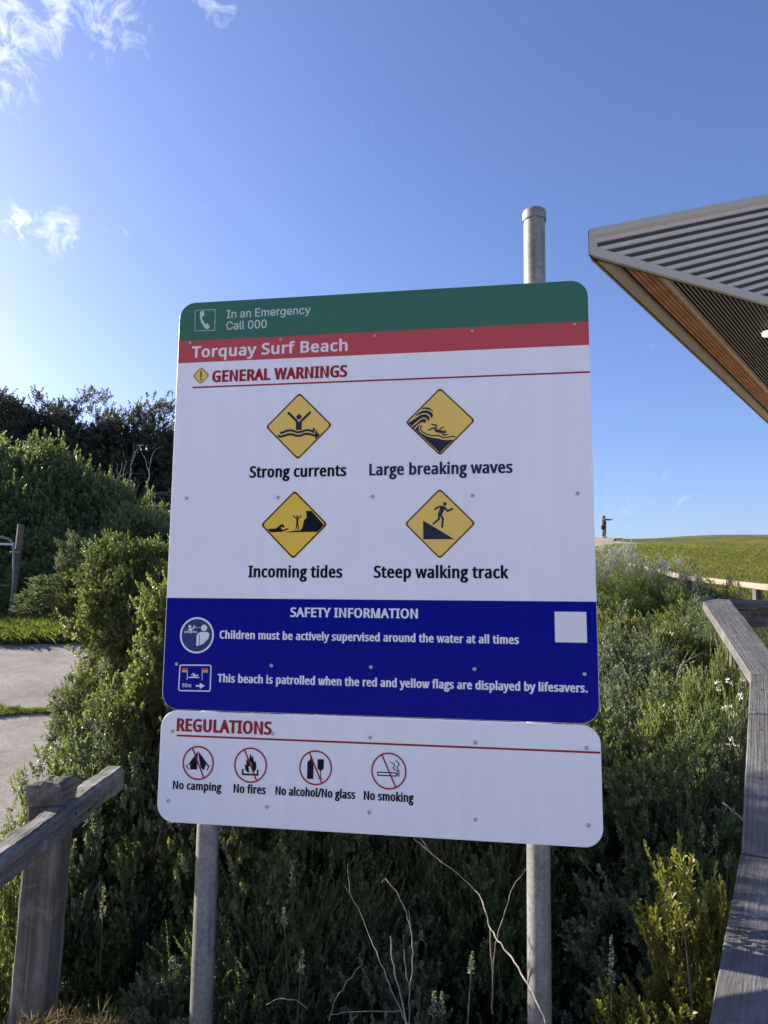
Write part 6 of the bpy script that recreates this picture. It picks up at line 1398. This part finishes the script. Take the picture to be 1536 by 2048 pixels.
G3 = tuft('long_tuft', LEAF_G, 3, 34, 0.20, 0.06, 0.009, 0.45); G4 = tuft('long_tuft_b', GRASS, 4, 34, 0.16, 0.07, 0.008, 0.6)
n = 2600; x = rng.uniform(-8, -1.6, n); y = 9.0 + rng.uniform(0, 1, n) ** 0.8 * 2.6 + 0.12 * np.sin(x * 3)
P = np.stack([x, y, ground_z(x, y) + 0.03], 1); s_ = rng.uniform(0.6, 1.2, n)
scatter('verge_grass', P, np.stack([x * 0, x * 0, rng.uniform(0, 6.28, n)], 1), np.stack([s_, s_, s_], 1), rng.choice([0, 0, 1], n), [G3, G4])
# weeds in the slab joint of the path
xs_ = rng.uniform(-6.5, -2.9, 900); yj = 6.45 + 0.05 * np.sin(xs_ * 4)
hw = np.interp(xs_, [-6.5, -4.2, -3.6, -3.3, -2.9], [0.40, 0.34, 0.24, 0.07, 0.03]); yj = yj + rng.uniform(-1, 1, 900) * hw + (xs_ + 3.5) * -0.05
P = np.stack([xs_, yj, ground_z(xs_, yj) + 0.03], 1); s_ = rng.uniform(0.25, 0.6, 900) * np.interp(xs_, [-4, -3.2], [1, 0.5])
scatter('joint_grass', P, np.stack([xs_ * 0, xs_ * 0, rng.uniform(0, 6.28, 900)], 1), np.stack([s_ * 1.3, s_ * 1.3, s_], 1), rng.choice([0, 1, 1], 900), [G3, G4])

# ------------------------------------------------------------------ dry stalks, flower spikes, straw at the very front
def stalk(label, lines, group=None):
    root = empty('dry_stalk', lines[0][0][-1] if False else tuple(at(*lines[0][0][-1][:2], lines[0][0][-1][2]))); tag(root, label, 'dry stalk', group)
    for pts, r0, r1 in lines:
        P = [at(*p) for p in pts]; n = len(P)
        Q = []
        for i in range(n - 1):                                  # smooth
            p0 = P[max(i - 1, 0)]; p1 = P[i]; p2 = P[i + 1]; p3 = P[min(i + 2, n - 1)]
            for k in range(4):
                t = k / 4
                Q.append(0.5 * ((2 * p1) + (p2 - p0) * t + (2 * p0 - 5 * p1 + 4 * p2 - p3) * t * t + (3 * p1 - p0 - 3 * p2 + p3) * t ** 3))
        Q.append(P[-1]); m = len(Q)
        rk = random.Random(len(label) + m); Q = [q + Vector([rk.uniform(-1, 1) * 0.0022 for _ in range(3)]) for q in Q]
        mb = MB(); mb.tube(Q, [0.68 * (r0 + (r1 - r0) * i / (m - 1)) for i in range(m)], 6); o = mb.build('stem', STALK, root); o.matrix_basis = root.matrix_basis.inverted()
cz = lambda X, Y, d: (420 + X / 2.327, 1640 + Y / 2.327, d)
stalk('longest dry stalk, arching from below the sign down across the right pole', [
    ([cz(950, 85, 2.12), cz(1010, 140, 2.1), cz(1090, 205, 2.08), cz(1235, 325, 2.05), cz(1280, 410, 2.0), cz(1300, 490, 1.97), cz(1340, 560, 1.92), cz(1400, 640, 1.86), cz(1470, 750, 1.78), cz(1540, 880, 1.72), cz(1580, 990, 1.7)], 0.0016, 0.0032),
    ([cz(975, 85, 2.12), cz(1030, 150, 2.1), cz(1090, 205, 2.08)], 0.0010, 0.0016), ([cz(1300, 490, 1.97), cz(1308, 600, 1.98), cz(1320, 715, 2.0)], 0.0024, 0.0028)])
stalk('forked dry stalk leaning towards the right pole behind the longest one', [
    ([cz(1474, 225, 2.06), cz(1410, 310, 2.04), cz(1380, 400, 2.02), cz(1350, 500, 2.0), cz(1325, 600, 1.99), cz(1318, 715, 1.99), cz(1312, 900, 1.99)], 0.0010, 0.0024)])
stalk('thin dry stalk curving down left of centre below the sign', [
    ([cz(640, 205, 2.15), cz(652, 335, 2.1), cz(690, 410, 2.08), cz(740, 540, 2.05), cz(785, 640, 2.0), cz(830, 760, 1.95), cz(870, 850, 1.93), cz(930, 980, 1.92)], 0.0007, 0.0024), ([cz(628, 312, 2.1), cz(652, 340, 2.1)], 0.0012, 0.0014)])
stalk('dry stalk with a hooked pale tip in the middle of the thicket', [
    ([cz(800, 290, 2.1), cz(815, 272, 2.1), cz(840, 300, 2.08), cz(880, 355, 2.06), cz(920, 460, 2.03), cz(940, 560, 2.0), cz(942, 680, 1.97), cz(930, 800, 1.95), cz(925, 980, 1.94)], 0.0010, 0.0022), ([cz(926, 418, 2.03), cz(932, 500, 2.02)], 0.0008, 0.0012)])
stalk('straight snapped dry stalk, brightest in the middle', [
    ([cz(838, 540, 1.95), cz(850, 650, 1.94), cz(880, 780, 1.92), cz(918, 960, 1.9)], 0.0020, 0.0030)])
stalk('short dry stalk joining the hooked one near the ground', [
    ([cz(903, 605, 1.96), cz(915, 720, 1.95), cz(930, 800, 1.94)], 0.0015, 0.002)])
stalk('bent dry stalk leaning to the left near the bottom', [
    ([cz(690, 645, 1.98), cz(710, 668, 1.96), cz(640, 750, 1.94), cz(590, 830, 1.93), cz(553, 930, 1.92)], 0.0010, 0.0016)])
stalk('low dry stalk lying almost flat, left of the others', [
    ([cz(262, 860, 1.92), cz(330, 832, 1.92), cz(400, 840, 1.92), cz(455, 875, 1.93)], 0.0010, 0.0014)])
stalk('low dry stalk lying flat across the bottom centre', [
    ([cz(560, 905, 1.91), cz(700, 890, 1.91), cz(890, 885, 1.92)], 0.0012, 0.0016), ([cz(640, 950, 1.9), cz(690, 905, 1.9)], 0.001, 0.0013)])
stalk('fine grey twig spreading among the shrubs right of the blue band', [
    ([(1352, 1365, 3.6), (1362, 1330, 3.6), (1385, 1315, 3.6), (1410, 1305, 3.6)], 0.003, 0.0012), ([(1362, 1330, 3.6), (1378, 1300, 3.6)], 0.002, 0.001), ([(1375, 1322, 3.6), (1393, 1298, 3.6)], 0.002, 0.001), ([(1350, 1368, 3.6), (1360, 1345, 3.6), (1372, 1338, 3.6)], 0.002, 0.001)])

stalk('pale broken stick lying in the scrub beside the handrail', [([(1446, 1606, 2.62), (1470, 1625, 2.58), (1492, 1646, 2.54)], 0.006, 0.004)])
stalk('long leafless stem slanting through the shrubs right of the regulations panel', [([(1262, 1660, 2.75), (1300, 1600, 2.78), (1335, 1560, 2.8), (1375, 1540, 2.82), (1408, 1528, 2.84)], 0.004, 0.0015), ([(1335, 1560, 2.8), (1352, 1520, 2.82)], 0.002, 0.001)])
def spike(px, py0, py1, Y, label, seed):
    rng = np.random.default_rng(seed); a = np.array(at(px, py1, Y)); b = np.array(at(px + rng.uniform(-4, 4), py0, Y)); L = np.linalg.norm(b - a); d = (b - a) / L
    root = empty('flower_spike', tuple(a)); tag(root, label, 'flower spike', 'pale flower spikes among the shrubs')
    n = 70; t = rng.uniform(0.0, 1, n); O = (d * (t * L)[:, None]); rad = norm(rng.normal(0, 1, (n, 3))); D = norm(rad + d * 0.8)
    V, F, k = leaves(O + rad * 0.004 * (1.2 - t)[:, None], D, norm(np.cross(D, rng.normal(0, 1, (n, 3)))), np.full(n, 0.008) * (1.3 - 0.6 * t), np.full(n, 0.005), False)
    mesh_np('blossom', V, F, SPK, np.repeat(rng.uniform(0.3, 1, n), 4), parent=root)
    mb = MB(); mb.tube([Vector(-d * 0.18), Vector((0, 0, 0)), Vector(d * L)], [0.0022, 0.0018, 0.0008], 5); mb.build('stem', LEAFSTEM, root)
SPK = leafmat('spike_cream', (0.10, 0.12, 0.07), (0.26, 0.27, 0.18), 0.2, 0.7, (0.45, 0.45, 0.33)); LEAFSTEM = bark('green_stem', (0.03, 0.038, 0.018), (0.06, 0.075, 0.036))
for i, (px, a_, b_, Y, lab) in enumerate([(585, 1722, 1775, 2.3, 'uppermost pale flower spike, left of the dry stalks'), (569, 1817, 1850, 2.2, 'pale flower spike just under the uppermost one'),
        (205, 1772, 1835, 2.3, 'pale leafy spike rising between the timber post and left pole'), (1223, 1872, 1965, 1.95, 'tall pale flower spike left of the yellow-green bush'),
        (1402, 1648, 1690, 2.35, 'pale flower spike above the yellow-green bush'), (1432, 1652, 1695, 2.3, 'pale flower spike beside the handrail, right of its twin'),
        (942, 1906, 1945, 1.97, 'small pale flower spike left of the right pole'), (866, 1982, 2030, 1.92, 'left one of two pale spikes at the bottom centre'), (884, 1986, 2030, 1.92, 'right one of two pale spikes at the bottom centre'),
        (602, 1903, 1945, 1.98, 'small pale flower spike near the low flat stalk'), (1456, 1706, 1730, 2.2, 'short pale flower spike close to the crack in the handrail')]):
    spike(px, a_, b_, Y, lab, 70 + i)
# dry brown grass at the foot of the timber post
GD = tuft('dead_tuft', STRAW, 9, 60, 0.065, 0.035, 0.0022, 1.0)
n = 70; P = []
for _ in range(n):
    q = at(rng.uniform(50, 230), rng.uniform(2030, 2130), rng.uniform(1.72, 1.92)); P.append((q.x, q.y, q.z - 0.03))
P = np.array(P); s_ = rng.uniform(0.35, 0.75, n)
scatter('dead_grass', P, np.stack([rng.normal(0, .3, n), rng.normal(0, .3, n), rng.uniform(0, 6.28, n)], 1), np.stack([s_, s_, s_], 1), np.zeros(n, int), [GD])
